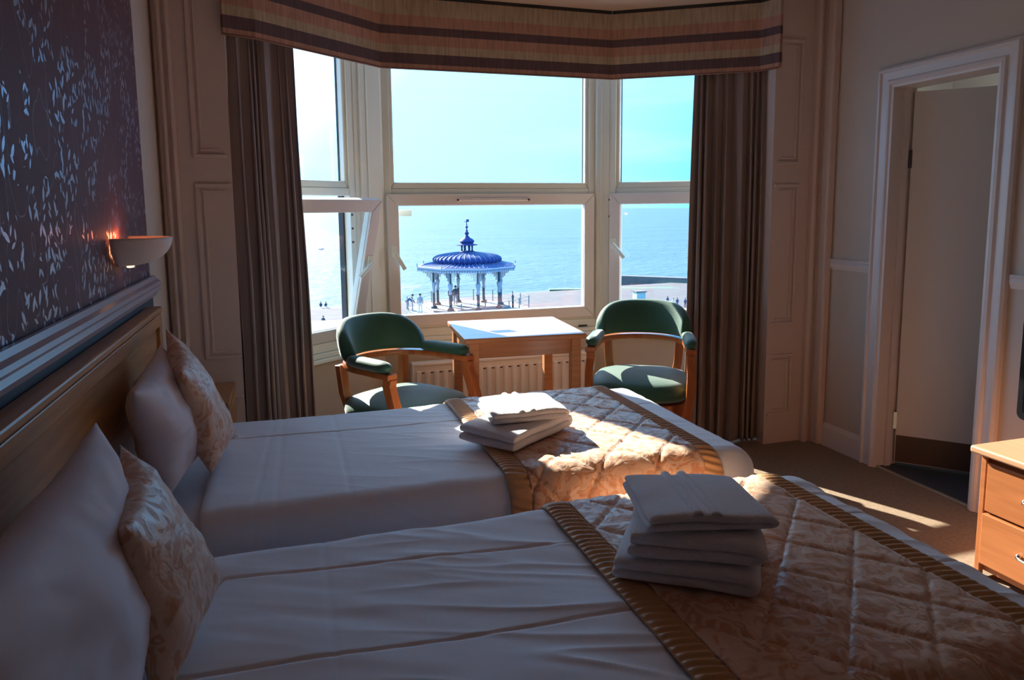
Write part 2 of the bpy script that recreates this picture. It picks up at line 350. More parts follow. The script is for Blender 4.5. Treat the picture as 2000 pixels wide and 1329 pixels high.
# window wall pieces beside the bay, with reveals
ww = sempty('wall_window', (1.2, YW, 0))
MB().prism([(XL - .16, YW), (-0.22, YW), (-0.25, 3.86), (-.42, 4.05), (XL - .16, 4.05)], 0, H).build('wall_pier', MT['trim'], ww)
MB().prism([(XR + .12, YW), (2.613, YW), (2.632, 3.60), (2.76, 3.86), (2.95, 4.05), (XR + .12, 4.05)], 0, H).build('wall_pier', MT['trim'], ww)
def frame_mould(x0, x1, z0, z1, y, wd=0.022, t=0.012, parent=None, skip=None):
    mb = MB()
    for k, (a, d) in enumerate(((0, t), (wd * 1.35, t * 0.55))):
        X0, X1, Z0, Z1 = x0 + a, x1 - a, z0 + a, z1 - a; q = wd * (0.8 if k == 0 else 0.5)
        mb.bb(X0, X1, y - d, y + .001, Z0, Z0 + q); mb.bb(X0, X1, y - d, y + .001, Z1 - q, Z1)
        if skip == 'l': X0 = x0
        if skip == 'r': X1 = x1
        if skip != 'l': mb.bb(X0, X0 + q, y - d, y + .001, Z0 + q, Z1 - q)
        if skip != 'r': mb.bb(X1 - q, X1, y - d, y + .001, Z0 + q, Z1 - q)
    o = mb.build('panel_moulding', MT['trim'], parent, bevel=0.003); return o
for (z0, z1) in ((1.62, 2.30), (0.705, 1.51), (0.17, 0.535)): frame_mould(2.64 if z0 > 1.6 else 2.628, 2.79, z0, z1, YW, parent=ww, skip='l')
for (z0, z1) in ((1.62, 2.42), (0.72, 1.51), (0.17, 0.55)): frame_mould(-.375, -.236 if z0 > 1.6 else -.222, z0, z1, YW, parent=ww, skip='r')
# moulded architraves at both sides
def vmould(x0, x1, yw, name, side, z1=H):
    # stepped vertical moulding, plan profile
    W = x1 - x0; pr = [(0, 0), (0, .03), (.12, .045), (.2, .045), (.24, .03), (.45, .028), (.5, .04), (.62, .05), (.74, .045), (.8, .032), (1, .03), (1, 0)]
    poly = [(x0 + a * W if side > 0 else x1 - a * W, yw - b) for a, b in pr]
    MB().prism(poly, 0, z1).build(name, MT['trim'], kind='structure')
vmould(2.86, 2.95, YW, 'trim_4', 1); vmould(-.50, -.435, YW, 'trim_5', -1)
MB().bb(2.90, 2.95, 3.37, 3.435, 0, H).build('trim_6', MT['trim'], kind='structure', bevel=0.012)
# bay walls below the windows
wb = sempty('wall_bay', (1.28, 4.5, 0))
for p, q in ((L0, C1), (C1, C2), (C2, R0_)): MB().beam(p, q, 0.2, 0, 0.60).build('bay_wall', MT['bay'], wb)
for p, q in ((L0, C1), (C1, C2), (C2, R0_)): MB().beam(p, q, 0.25, 2.44, H).build('bay_header', MT['bay'], wb)

# ------------------------------------------------------------------ windows
def plan(p, q):
    p = Vector(p); q = Vector(q); d = (q - p).normalized(); n = Vector((-d.y, d.x)); return p, d, n, (q - p).length   # n points outwards
def wpos(P, s, t, z): p, d, n, l = P; v = p + d * s + n * t; return Vector((v.x, v.y, z))
def fbox(P, s0, s1, t0, t1, z0, z1, mb=None):
    mb = mb or MB(); vs = [wpos(P, s, t, z) for s in (s0, s1) for t in (t0, t1) for z in (z0, z1)]
    return mb.add(vs, [(0, 1, 3, 2), (4, 6, 7, 5), (0, 4, 5, 1), (2, 3, 7, 6), (0, 2, 6, 4), (1, 5, 7, 3)])
def ring(P, s0, s1, z0, z1, w_, t0, t1, wb_=None, mb=None):
    # mitred rectangular frame built from four pieces
    mb = mb or MB(); wb_ = wb_ or w_
    def pc(a, b, c, d):   # quad in (s,z)
        vs = [wpos(P, s, t, z) for t in (t0, t1) for s, z in (a, b, c, d)]
        mb.add(vs, [(0, 1, 2, 3), (4, 7, 6, 5)] + [(i, 4 + i, 4 + (i + 1) % 4, (i + 1) % 4) for i in range(4)])
    g = 0.0006
    pc((s0, z0), (s0 + w_, z0 + wb_), (s0 + w_, z1 - w_), (s0, z1)); pc((s1, z0), (s1, z1), (s1 - w_, z1 - w_), (s1 - w_, z0 + wb_))
    pc((s0 + g, z1), (s0 + w_, z1 - w_ + g), (s1 - w_, z1 - w_ + g), (s1 - g, z1)); pc((s0 + g, z0), (s1 - g, z0), (s1 - w_, z0 + wb_ - g), (s0 + w_, z0 + wb_ - g))
    return mb
def handle(P, s, z, t, parent, tilt=0.55, L=0.125, Rm=None, rev=1):
    mb = MB(); fbox(P, s - .016, s + .016, t - .012, t, z - .035, z + .035, mb)
    a = wpos(P, s, t - .03, z); mb.tube([wpos(P, s, t - .01, z), a], .009, 8)
    e = wpos(P, s + rev * L * math.sin(tilt), t - .042, z - L * math.cos(tilt)); 
    if Rm: mb.v = [Rm @ v for v in mb.v]
    h = mb.build('window_handle', MT['handle'], parent, smooth=True, auto=40)
    m2 = MB().sweep([a, (a + e) / 2, e], [(-.008, -.012), (.008, -.012), (.010, 0), (.008, .012), (-.008, .012), (-.010, 0)])
    if Rm: m2.v = [Rm @ v for v in m2.v]
    m2.build('lever', MT['handle'], h, smooth=True, auto=50)
ZS, ZT0, ZT1, ZH = 0.66, 1.47, 1.515, 2.45
PL = plan(L0, C1); PC = plan(C1, C2); PR = plan(C2, R0_)
for P_, a_, b_ in ((PL, -.01, .162), (PR, .858, .001)):
    fbox(P_, a_, b_ if b_ > .1 else P_[3] + .01, 0.0, .2, .55, 2.46).build('bay_pier', MT['bay'], wb)
def window(name, P, s0, s1, open_=False, hand=None):
    wn = sempty(name, wpos(P, (s0 + s1) / 2, 0.05, ZS))
    fw = 0.045
    # outer fixed frame + transom
    mb = ring(P, s0, s1, ZS - .05, ZH, fw, 0.0, 0.09, 0.05); fbox(P, s0 + fw, s1 - fw, 0.005, 0.09, ZT0, ZT1, mb)
    mb.build('frame', MT['upvc'], wn, bevel=0.004)
    # upper light: bead frame and pane
    ring(P, s0 + fw - .005, s1 - fw + .005, ZT1 - .002, ZH - .05, 0.028, 0.012, 0.06, 0.042).build('glazing_bead', MT['upvc'], wn, bevel=0.008, seg=3)
    ring(P, s0 + fw + .02, s1 - fw - .02, ZT1 + .036, ZH - .07, 0.006, 0.05, 0.064).build('gasket', MT['gasket'], wn)
    fbox(P, s0 + fw, s1 - fw, 0.058, 0.064, ZT1 + .02, ZH - .06).build('upper_pane', MT['glass'], wn)
    fbox(P, s1 - fw - .014, s1 - fw, 0.05, 0.088, ZS + .02, ZT0).build('edge_shadow_strip', MT['gasket'], wn)  # dark strip added to draw the shadow along the glass edge
    # lower sash
    z0, z1 = ZS - .005, ZT0 + .012; sw = 0.072
    mb = ring(P, s0 + .012, s1 - .012, z0, z1, sw, -0.022, 0.035)
    gk = ring(P, s0 + .012 + sw - .006, s1 - .012 - sw + .006, z0 + sw - .006, z1 - sw + .006, 0.008, -0.004, 0.02)
    pn = fbox(P, s0 + .05, s1 - .05, 0.006, 0.016, z0 + .05, z1 - .05)
    Rm = None
    if open_:
        hinge = wpos(P, s0, 0.03, z0); ax = Vector((P[1].x, P[1].y, 0)); Rm = Matrix.Translation(hinge) @ Matrix.Rotation(math.radians(open_), 4, ax) @ Matrix.Translation(-hinge)
        for q in (mb, gk, pn): q.v = [Rm @ v for v in q.v]
    sh = mb.build('sash', MT['upvcw'], wn, bevel=0.005, seg=3)
    gk.build('bead', MT['upvc'], sh); pn.build('lower_pane', MT['glass'], sh)
    if hand: handle(P, hand[0], hand[1], -0.022, wn, Rm=Rm, tilt=hand[2], rev=hand[3])
    # moulded bottom boards and sill
    fbox(P, s0 - .01, s1 + .01, -0.012, 0.06, ZS - .075, ZS - .02).build('bottom_board', MT['upvc'], wn, bevel=0.006)
    fbox(P, s0 - .01, s1 + .01, -0.022, 0.06, ZS - .105, ZS - .078).build('bottom_board', MT['upvc'], wn, bevel=0.006)
    return wn
w1 = window('window_1', PL, 0.16, 0.835, open_=14.5, hand=(0.79, 1.12, 0.9, -1))
w2 = window('window_2', PC, 0.02, 1.425, hand=(0.068, 1.13, 0.5, 1))
w3 = window('window_3', PR, 0.085, 0.86, hand=(0.125, 1.15, 0.75, 1))
# trickle vent on the centre sash, stay in its corner
fbox(PC, 0.47, 0.95, -0.034, -0.020, 1.437, 1.455).build('trickle_vent', MT['upvcw'], w2, bevel=0.004)
for s in (0.475, 0.945): fbox(PC, s - .006, s + .006, -0.038, -0.033, 1.438, 1.450).build('screw_cap', MT['gasket'], w2)
fbox(PC, 0.09, 0.205, 0.10, 0.13, 1.345, 1.385).build('corner_stay', MT['upvc'], w2, bevel=0.003)
fbox(PC, 1.30, 1.36, -0.03, -0.018, ZS - .07, ZS - .06).build('drain_slot', MT['gasket'], w2)
for P_, s_, z_ in ((PL, 0.80, 1.36), (PL, 0.80, 1.28), (PL, .80, 1.2), (PR, 0.09, 1.44), (PR, 0.085, 1.33)):
    fbox(P_, s_ - .006, s_ + .006, -0.004, 0.003, z_ - .006, z_ + .006).build('screw_cap', MT['gasket'], w1 if P_ is PL else w3)
# corner posts (inside face moulded) with the outer masonry
def post(name, P1, s1, P2, s2):
    a = wpos(P1, s1, -0.004, 0).xy; b = wpos(P2, s2, -0.004, 0).xy; c = Vector(P2[0].xy) if P2 is not PL else C2
    c = Vector(P2[0]); m_ = c + (P1[2] + P2[2]) * -0.012
    ao = wpos(P1, s1 + .02, 0.13, 0).xy; bo = wpos(P2, s2 - .0, 0.13, 0).xy
    co_ = c + (P1[2] + P2[2]).normalized() * 0.16
    o = MB().prism([a, m_, b, bo, co_, ao], 0.6, 2.46).build(name, MT['upvc'], kind='structure', bevel=0.004)
    return o
post('trim_7', PL, 0.832, PC, 0.022); post('trim_8', PC, 1.423, PR, 0.088)
# slim beads on the posts
for (P_, s_) in ((PL, 0.87), (PL, 0.925), (PL, 1.0), (PR, 0.03)):
    o = fbox(P_, s_, s_ + 0.016, -0.016, 0.01, ZS, ZH).build('trim_9', MT['upvc'], kind='structure', bevel=0.004)
# window boards (sills) and the moulded apron under them
def inner(pt, P1, P2, t):
    c = Vector(pt); n = (P1[2] + P2[2]); n = n / (n.length_squared / 2); return c - n * t * 1.0
def strip_poly(t0, t1):
    A = [wpos(PL, 0.0, -t1, 0).xy, Vector(C1) - (PL[2] + PC[2]) / (1 + PL[2].dot(PC[2])) * t1, Vector(C2) - (PR[2] + PC[2]) / (1 + PR[2].dot(PC[2])) * t1, wpos(PR, PR[3], -t1, 0).xy]
    B = [wpos(PL, 0.0, -t0, 0).xy, Vector(C1) - (PL[2] + PC[2]) / (1 + PL[2].dot(PC[2])) * t0, Vector(C2) - (PR[2] + PC[2]) / (1 + PR[2].dot(PC[2])) * t0, wpos(PR, PR[3], -t0, 0).xy]
    return A, B
def bay_strip(name, t0, t1, z0, z1, m, parent=None, kind=None, bevel=0.006):
    A, B = strip_poly(t0, t1); mb = MB()
    vs = []; 
    for z in (z0, z1): vs += [(p[0], p[1], z) for p in A] + [(p[0], p[1], z) for p in B]
    fs = []
    for i in range(3): fs += [(i, i + 1, 4 + i + 1, 4 + i), (8 + i, 12 + i, 12 + i + 1, 8 + i + 1), (i, 8 + i, 8 + i + 1, i + 1), (4 + i, 4 + i + 1, 12 + i + 1, 12 + i)]
    fs += [(0, 4, 12, 8), (3, 11, 15, 7)]
    return mb.add(vs, fs).build(name, m, parent, bevel=bevel, kind=kind)
sill = sempty('trim_10', (1.28, 4.45, .55))
bay_strip('window_board', -0.02, 0.045, 0.53, 0.555, MT['upvc'], sill)
bay_strip('apron_board', -0.02, 0.028, 0.556, 0.585, MT['upvc'], sill)

# ------------------------------------------------------------------ door and lobby beyond
cas = [(0, 0), (0, .022), (.12, .03), (.2, .03), (.26, .02), (.6, .018), (.68, .028), (.82, .03), (.9, .022), (1, .02), (1, 0)]
def casing_side(y0, y1, z1, rev):
    W = y1 - y0; poly = [(XR - b, (y1 - a * W) if rev else (y0 + a * W)) for a, b in cas]; n = len(poly)
    vs = [(x, y, 0) for x, y in poly] + [(x, y, z1 + .09 - a * W) for (x, y), (a, b) in zip(poly, cas)]
    return MB().add(vs, [tuple(range(n))[::-1], tuple(range(n, 2 * n))] + [(i, (i + 1) % n, n + (i + 1) % n, n + i) for i in range(n)])
dr = sempty('door_1', (XR, DY1, 0))
casing_side(DY1 - .012, DY1 + .09, DH, True).build('casing', MT['trimw'], dr); casing_side(DY0 - .09, DY0 + .012, DH, False).build('casing', MT['trimw'], dr)
mb = MB(); vs = []; 
top = cas
for sg, ye in ((1, DY0 - .09), (-1, DY1 + .09)): vs += [(XR - b, ye + sg * a * .102, DH + .09 - a * .102) for a, b in cas]
n_ = len(top); mb.add(vs, [tuple(range(n_)), tuple(range(n_, 2 * n_))[::-1]] + [(i, (i + 1) % n_, n_ + (i + 1) % n_, n_ + i) for i in range(n_)]); mb.build('casing', MT['trimw'], dr)
for y0, y1 in ((DY1 - .002, DY1 + .03), (DY0 - .03, DY0 + .002)): MB().bb(XR - .002, XR + .14, y0, y1, 0, DH).build('jamb', MT['trimw'], dr, bevel=.002)
MB().bb(XR + .055, XR + .09, DY1 - .016, DY1, 0, DH - .01).build('door_stop', MT['trimw'], dr)
MB().bb(XR + .055, XR + .09, DY0, DY0 + .016, 0, DH - .01).build('door_stop', MT['trimw'], dr)
MB().bb(XR - .002, XR + .14, DY0, DY1, DH - .01, DH + .02).build('jamb', MT['trimw'], dr)
ang = math.radians(-47); hx, hy = XR + .105, DY1 - .022
Rd = Matrix.Translation((hx, hy, 0)) @ Matrix.Rotation(ang, 4, 'Z')
def slab(x0, x1, y0, y1, z0, z1):
    m = MB().bb(x0, x1, y0, y1, z0, z1); m.v = [Rd @ v for v in m.v]; return m
sb = slab(0, .56, 0, .04, 0.02, 1.955).build('door_slab', MT['doorp'], dr, bevel=.002)
slab(.005, .555, -.004, .001, 0.025, .17).build('kick_plate', MT['kick'], sb)
for z in (.25, 1.62): slab(-.012, .004, -.006, .014, z - .045, z + .045).build('hinge', MT['chrome'], sb)
MB().bb(XR, XR + .02, DY0, DY1, -.002, .006).build('threshold', MT['brass'], dr, bevel=.002)
fl2 = MB().bb(XR + .02, XR + 1.5, 1.9, 4.0, -.06, -.002).build('floor', MT['slate'], kind='structure')
lob = sempty('wall_lobby', (XR + 1, 3, 0))
MB().bb(XR + 1.5, XR + 1.6, 1.8, 4.1, 0, H).build('lobby_wall', MT['wall'], lob); MB().bb(XR + .12, XR + 1.6, 4.0, 4.1, 0, H).build('lobby_wall', MT['wall'], lob)
MB().bb(XR + .12, XR + 1.6, 1.8, 1.9, 0, H).build('lobby_wall', MT['wall'], lob); MB().bb(XR + .2, XR + 1.6, 1.8, 4.1, H, H + .1).build('lobby_ceiling', MT['trimw'], lob)
pl = thing('ceiling_light', 'round white lamp on the ceiling of the small room beyond the door', 'lamp', (XR + .95, 3.3, H - .02))
MB().lathe((XR + .95, 3.3, 0), [(.0, H - .09), (.08, H - .085), (.12, H - .06), (.13, H - .02), (.13, H)], 24).build('lamp_shade', mat('lobby_lamp', (.9, .95, 1), .5, emit=((.85, 1, 1), 6)), pl, smooth=True)

# ------------------------------------------------------------------ pelmet (striped fabric box over the bay)
pm = thing('striped_pelmet', 'angled box pelmet in peach, tan and brown stripes above the bay', 'pelmet', (1.2, 4.0, 2.143))
pp = [(-.222, 3.43), (-.092, 3.487), (.523, 4.005), (1.878, 4.024), (2.577, 3.580), (2.614, 3.460)]
for i in range(5):
    p, q = Vector(pp[i]), Vector(pp[i + 1]); d = (q - p).normalized()
    MB().beam(p, q + d * 0.004, 0.022, 2.143, 2.512).build('pelmet_panel', MT['stripe'], pm, bevel=.003)
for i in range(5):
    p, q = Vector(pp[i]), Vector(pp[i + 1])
    MB().beam(p + (q - p) * .001, q, 0.03, 2.512, 2.531).build('shadow_gap_strip', MT['gasket'], pm)  # dark strip standing in for the shadow gap between pelmet and ceiling
bmat_ = mat('pelmet_piping', (.28, .15, .11), .8)
MB().tube([(a, b, 2.143) for a, b in pp], .005, 6).build('piping', bmat_, pm, smooth=True)

# ------------------------------------------------------------------ curtains
def curtain(name, p, q, nf, amp, seed, label, flare=0.0, z0=0.012, z1=2.20, pull=(0, 0), pull0=(0, 0)):
    p = Vector(p); q = Vector(q); d = (q - p); L = d.length; d.normalize(); n = Vector((-d.y, d.x))
    rnd = random.Random(seed); ph = [rnd.uniform(-.5, .5) for _ in range(nf + 2)]; am = [rnd.uniform(.6, 1.25) for _ in range(nf + 2)]
    def fn(u, v):
        z = z1 + (z0 - z1) * v; k = min(nf - 1e-4, max(0, u + .045 * math.sin(u * 9.5 + seed) + .03 * math.sin(u * 17 + 2 * seed)) * nf); i = int(k); f = k - i
        wv = v ** 0.7
        warp = 0.25 * noise.noise(Vector((k * .7, v * 1.6, seed))) * wv
        a = amp * (0.32 + 0.73 * min(1, wv * 1.6)) * (am[i] * (1 - f) + am[i + 1] * f)
        x = 2 * PI * (k + warp)
        s = math.sin(x); s = math.copysign(abs(s) ** 0.75, s)
        off = a * s + 0.012 * noise.noise(Vector((u * 3, v * 2.2, seed + 9)))
        along = u * L + 0.35 * a * math.sin(2 * x) + flare * (u - .0) * v * v
        P = p + d * along + n * off + Vector(pull) * (u * v) + Vector(pull0) * ((1 - u) * min(1, v / .10) ** 2)
        return Vector((P.x, P.y, z))
    m = MB().grid(fn, nf * 16, 60)
    o = m.build(name, MT['curtain'], None, smooth=True, solid=0.003); tag(o, label, 'curtain', None); return o
curtain('curtain', (-.212, 3.480), (.060, 3.735), 8, .030, 3, 'brown satin curtain hanging left of the open window', flare=.03)
curtain('curtain', (2.645, 3.563), (2.308, 3.815), 8, .034, 11, 'brown satin curtain hanging behind the right hand green chair', flare=.0, pull=(-.15, -.235))

# ------------------------------------------------------------------ radiator
rd = thing('radiator', 'ribbed cream panel radiator under the middle window', 'radiator', (1.31, 4.4, .06))
MB().bb(.71, 1.92, 4.385, 4.405, .06, .43).build('panel', MT['radiator'], rd, bevel=.006)
MB().bb(.705, 1.925, 4.375, 4.455, .418, .436).build('top_grille', MT['radiator'], rd, bevel=.004)
MB().bb(.705, .715, 4.375, 4.455, .07, .43).build('end_panel', MT['radiator'], rd, bevel=.003)
MB().bb(1.915, 1.925, 4.375, 4.455, .07, .43).build('end_panel', MT['radiator'], rd, bevel=.003)
for i in range(21):
    x = .745 + i * .0568
    MB().prism([(x - .018, 4.386), (x - .011, 4.372), (x + .011, 4.372), (x + .018, 4.386)], .085, .385).build('flute', MT['radiator'], rd, bevel=.003)
    MB().bb(x + .0284 - .009, x + .0284 + .009, 4.3835, 4.386, .368, .376).build('slot', MT['gasket'], rd)
MB().bb(1.9, 1.93, 4.43, 4.46, .0, .06).build('foot', MT['radiator'], rd); MB().bb(.72, .75, 4.43, 4.46, .0, .06).build('foot', MT['radiator'], rd)

# ------------------------------------------------------------------ table
tb = thing('side_table', 'square beech table between the two green chairs', 'table', (1.17, 3.757, 0), math.radians(-4))
tw = MT['tablewood']
MB().bb(-.322, .322, -.308, .308, .712, .740).build('table_top', tw, tb, local=True, bevel=.006)
for y in (-.262, .262): MB().bb(-.255, .255, y - .010, y + .010, .63, .712).build('apron', tw, tb, local=True, bevel=.002)
for x in (-.272, .272): MB().bb(x - .010, x + .010, -.245, .245, .63, .712).build('apron', tw, tb, local=True, bevel=.002)
for x in (-.272, .272):
    for y in (-.262, .262): MB().bb(x - .026, x + .026, y - .026, y + .026, 0, .712).build('leg', tw, tb, local=True, bevel=.004)

# ------------------------------------------------------------------ green tub chairs (facing local -Y)
def chair(label, loc, rz):
    t = thing('tub_chair', label, 'chair', loc, rz, None)
    v, wd = MT['velvet'], MT['chairwood']
    # seat cushion: domed rounded plan
    def seat(u, vv):
        a = 2 * PI * u
        c_, s_ = math.cos(a), math.sin(a); e = 0.62
        X = .262 * math.copysign(abs(c_) ** e, c_); Y = .262 * math.copysign(abs(s_) ** e, s_)
        prof = [(0, .0), (.35, .0), (.75, .0), (.94, .002), (1.0, .018), (1.02, .04), (1.0, .068), (.93, .088), (.75, .104), (.5, .114), (.25, .118), (0, .12)]
        k = vv * (len(prof) - 1); i = min(int(k), len(prof) - 2); f = k - i
        r = prof[i][0] * (1 - f) + prof[i + 1][0] * f; z = prof[i][1] * (1 - f) + prof[i + 1][1] * f
        return Vector((X * r, Y * r - .01, .385 + z))
    MB().grid(seat, 48, 22).build('seat', v, t, smooth=True, local=True)
    # seat rail
    MB().lathe((0, -.01, .30), [(.20, 0), (.235, .0), (.24, .07), (.20, .07)], 40, mod=lambda a, r, z: (1 / (abs(math.cos(a)) ** 4 + abs(math.sin(a)) ** 4) ** .25)).build('seat_rail', wd, t, smooth=True, local=True, auto=30)
    # horseshoe arm rail path
    def shoe(u, zoff=0, rin=0):
        # u in [0,1] from one arm front round the back to the other
        a = PI * (u * 1.0); W = .250 + rin; Dp = .285 + rin
        if u < .22: k = u / .22; return Vector((-W - .01 * (1 - k), -.20 + k * .20, zoff))
        if u > .78: k = (1 - u) / .22; return Vector((W + .01 * (1 - k), -.20 + k * .20, zoff))
        q = (u - .22) / .56 * PI; return Vector((-W * math.cos(q), Dp * math.sin(q) ** .85 if math.sin(q) > 0 else 0, zoff))
    n = 56
    path = [shoe(i / n, .645) for i in range(n + 1)]
    MB().sweep(path, [(-.024, -.014), (.024, -.014), (.028, -.004), (.024, .012), (-.024, .012), (-.028, -.004)]).build('rail', wd, t, smooth=True, local=True, auto=50)
    # padded arms (two) and the tall padded back between them
    for lo, hi in ((0.02, .30), (.98, .70)):
        pth = [shoe(lo + (hi - lo) * i / 14, .645 + .036) for i in range(15)]
        def pr(tt):
            k = max(.35, 1 - abs(2 * tt - 1) ** 6 * .6); return [(.036 * k * math.cos(a), .030 * k * math.sin(a)) for a in [2 * PI * j / 14 for j in range(14)]]
        MB().sweep(pth, pr).build('arm_pad', v, t, smooth=True, local=True)
    # back: closed loop cross-section, height depends on u
    rows = 44; sec = 18; vs = []; fs = []
    for i in range(rows + 1):
        u = .275 + (.725 - .275) * i / rows; x = abs(2 * i / rows - 1)
        h = .180 * max(0.0, 1 - x ** 3.6) ** .62 + .012
        c0 = shoe(u); cN = Vector((c0.x, c0.y, 0)); nn = cN.normalized()
        for j in range(sec):
            a = 2 * PI * j / sec; ca, sa = math.cos(a), math.sin(a)
            th = .034 * (0.45 + .55 * min(1, h / .08)); zz = .664 + h * (.5 + .5 * math.copysign(abs(sa) ** .7, sa)); lean = (zz - .664) * .16
            rr = th * math.copysign(abs(ca) ** .8, ca)
            p = cN + nn * (rr + lean); vs.append((p.x, p.y, zz))
    for i in range(rows):
        for j in range(sec): fs.append((i * sec + j, i * sec + (j + 1) % sec, (i + 1) * sec + (j + 1) % sec, (i + 1) * sec + j))
    fs += [tuple(range(sec))[::-1], tuple(rows * sec + j for j in range(sec))]
    MB().add(vs, fs).build('backrest', v, t, smooth=True, local=True)
    # rear posts slant up to the rail and run down as legs; front posts curve
    sq = lambda a, b: [(-a, -b), (a, -b), (a, b), (-a, b)]
    for s in (-1, 1):
        MB().sweep([(s * .165, .20, .36), (s * .195, .225, .50), (s * .205, .235, .638)], sq(.023, .019), upv=(0, 1, 0)).build('rear_support', wd, t, local=True, bevel=.004)
        MB().sweep([(s * .175, .25, 0), (s * .17, .215, .2), (s * .165, .20, .37)], sq(.02, .02), upv=(0, 1, 0)).build('leg', wd, t, local=True, bevel=.004)
        MB().sweep([(s * .245, -.245, .34), (s * .258, -.245, .42), (s * .262, -.205, .52), (s * .258, -.175, .60), (s * .257, -.185, .638)], sq(.021, .026), upv=(0, 1, 0)).build('arm_post', wd, t, local=True, bevel=.005)
        MB().sweep([(s * .235, -.235, 0), (s * .24, -.24, .2), (s * .245, -.245, .36)], sq(.022, .022), upv=(0, 1, 0)).build('leg', wd, t, local=True, bevel=.004)
    return t
chair('green velvet tub chair left of the table, turned side on', (.525, 3.48, 0), math.radians(34))
chair('green velvet tub chair right of the table with sunlit seat', (1.825, 3.50, 0), math.radians(-30))

# ------------------------------------------------------------------ beds
def wrap(x0, x1, y0, y1, ztop, r, off):
    """maps sheet parameters (s,t) in metres onto a rounded box top with drops"""
    def f(s, t, h=0.0, zmin=0.0):
        ix0, ix1, iy0, iy1 = x0 - 9, x1 - r, y0 + r, y1 - r
        cx_ = min(max(s, ix0), ix1); cy_ = min(max(t, iy0), iy1); dx, dy = s - cx_, t - cy_; d = math.hypot(dx, dy)
        if d < 1e-6: return Vector((cx_, cy_, ztop + off + h))
        ux, uy = dx / d, dy / d; arc = r * PI / 2
        if d < arc: a = d / r; R_ = r + off + h; hor = R_ * math.sin(a); z = ztop - r + R_ * math.cos(a)
        else: hor = r + off + h; z = ztop - r - (d - arc)
        return Vector((cx_ + ux * hor, cy_ + uy * hor, max(z, zmin)))
    return f
def bed(loc_y, label, seed, wr_amp, creases_x, creases_y):
    y0, y1 = loc_y; x0, x1 = -.43, 1.45
    b = thing('single_bed', label, 'bed', ((x0 + x1) / 2, (y0 + y1) / 2, 0), 0)
    MB().bb(x0 + .02, x1 - .03, y0 + .03, y1 - .03, .03, .33).build('divan_base', MT['divan'], b, bevel=.01)
    for xx in (x0 + .1, x1 - .12):
        for yy in (y0 + .1, y1 - .1): MB().lathe((xx, yy, 0), [(.02, 0), (.025, .035)], 12).build('castor', MT['gasket'], b)
    fm = wrap(x0, x1, y0, y1, .575, .07, 0)
    r = .07; arc = r * PI / 2
    def mat_(u, v):
        s = x0 + (x1 - r + arc + .17 - x0) * u; t = (y0 + r - arc - .17) + (y1 - y0 - 2 * r + 2 * arc + .34) * v
        return fm(s, t, .002 * fb(s * 5, t * 5, seed), .335)
    MB().grid(mat_, 80, 60).build('mattress', MT['mattress'], b, smooth=True)
    r2 = .085; f2 = wrap(x0, x1 + .004, y0 - .004, y1 + .004, .60, r2, 0); arc2 = r2 * PI / 2
    S0 = -.262; S1 = x1 - r2 + arc2 + .19; T0 = y0 + r2 - arc2 - .20; T1 = y1 - r2 + arc2 + .20
    def hh(s, t):
        h = 0
        # long soft drag wrinkles, diagonal
        a = -.42; u = s * math.cos(a) + t * math.sin(a); v = -s * math.sin(a) + t * math.cos(a)
        k = fb(u * 1.6, v * 11, seed, 2); h += wr_amp * (1 - abs(k) * 2.0) ** 3 * .55 * min(1, max(.15, s * 2 + .1)) if abs(k) < .5 else 0
        h += wr_amp * .6 * fb(u * 2.2, v * 7, seed + 5)
        h += .004 * fb(s * 2.5, t * 2.5, seed + 2)
        for c_ in creases_x:     # lines of constant t
            d = t - (c_[0] + c_[1] * s); h -= .005 * math.exp(-(d / .0035) ** 2)
        for c_ in creases_y:
            d = s - (c_[0] + c_[1] * (t - y0)); h -= .0016 * math.exp(-(d / .006) ** 2)
        return h
    def duv(u, v):
        s = S0 + (S1 - S0) * u; t = T0 + (T1 - T0) * v
        s += .012 * fb(t * 3, seed) * (1 - u)
        h = hh(s, t)
        if u == 0: return f2(s, t, h - .028, .34)
        e = min(1, (s - S0) / .03); h -= .012 * (1 - e) ** 2
        return f2(s, t, h, .34)
    MB().grid(duv, 250, 330).build('duvet', MT['sheet'], b, smooth=True)
    return b
NB = (.82, 1.765); FB = (1.93, 2.885)
bed(FB, 'single bed nearer the window with white bedding', 4, .0035, [(2.60, -.03)], [(-.12, .05), (.14, 0), (-.06, .02)])
bed(NB, 'single bed in the foreground with creased white bedding', 9, .0085, [(1.578, -.1), (1.246, -.06)], [(.05, 0)])
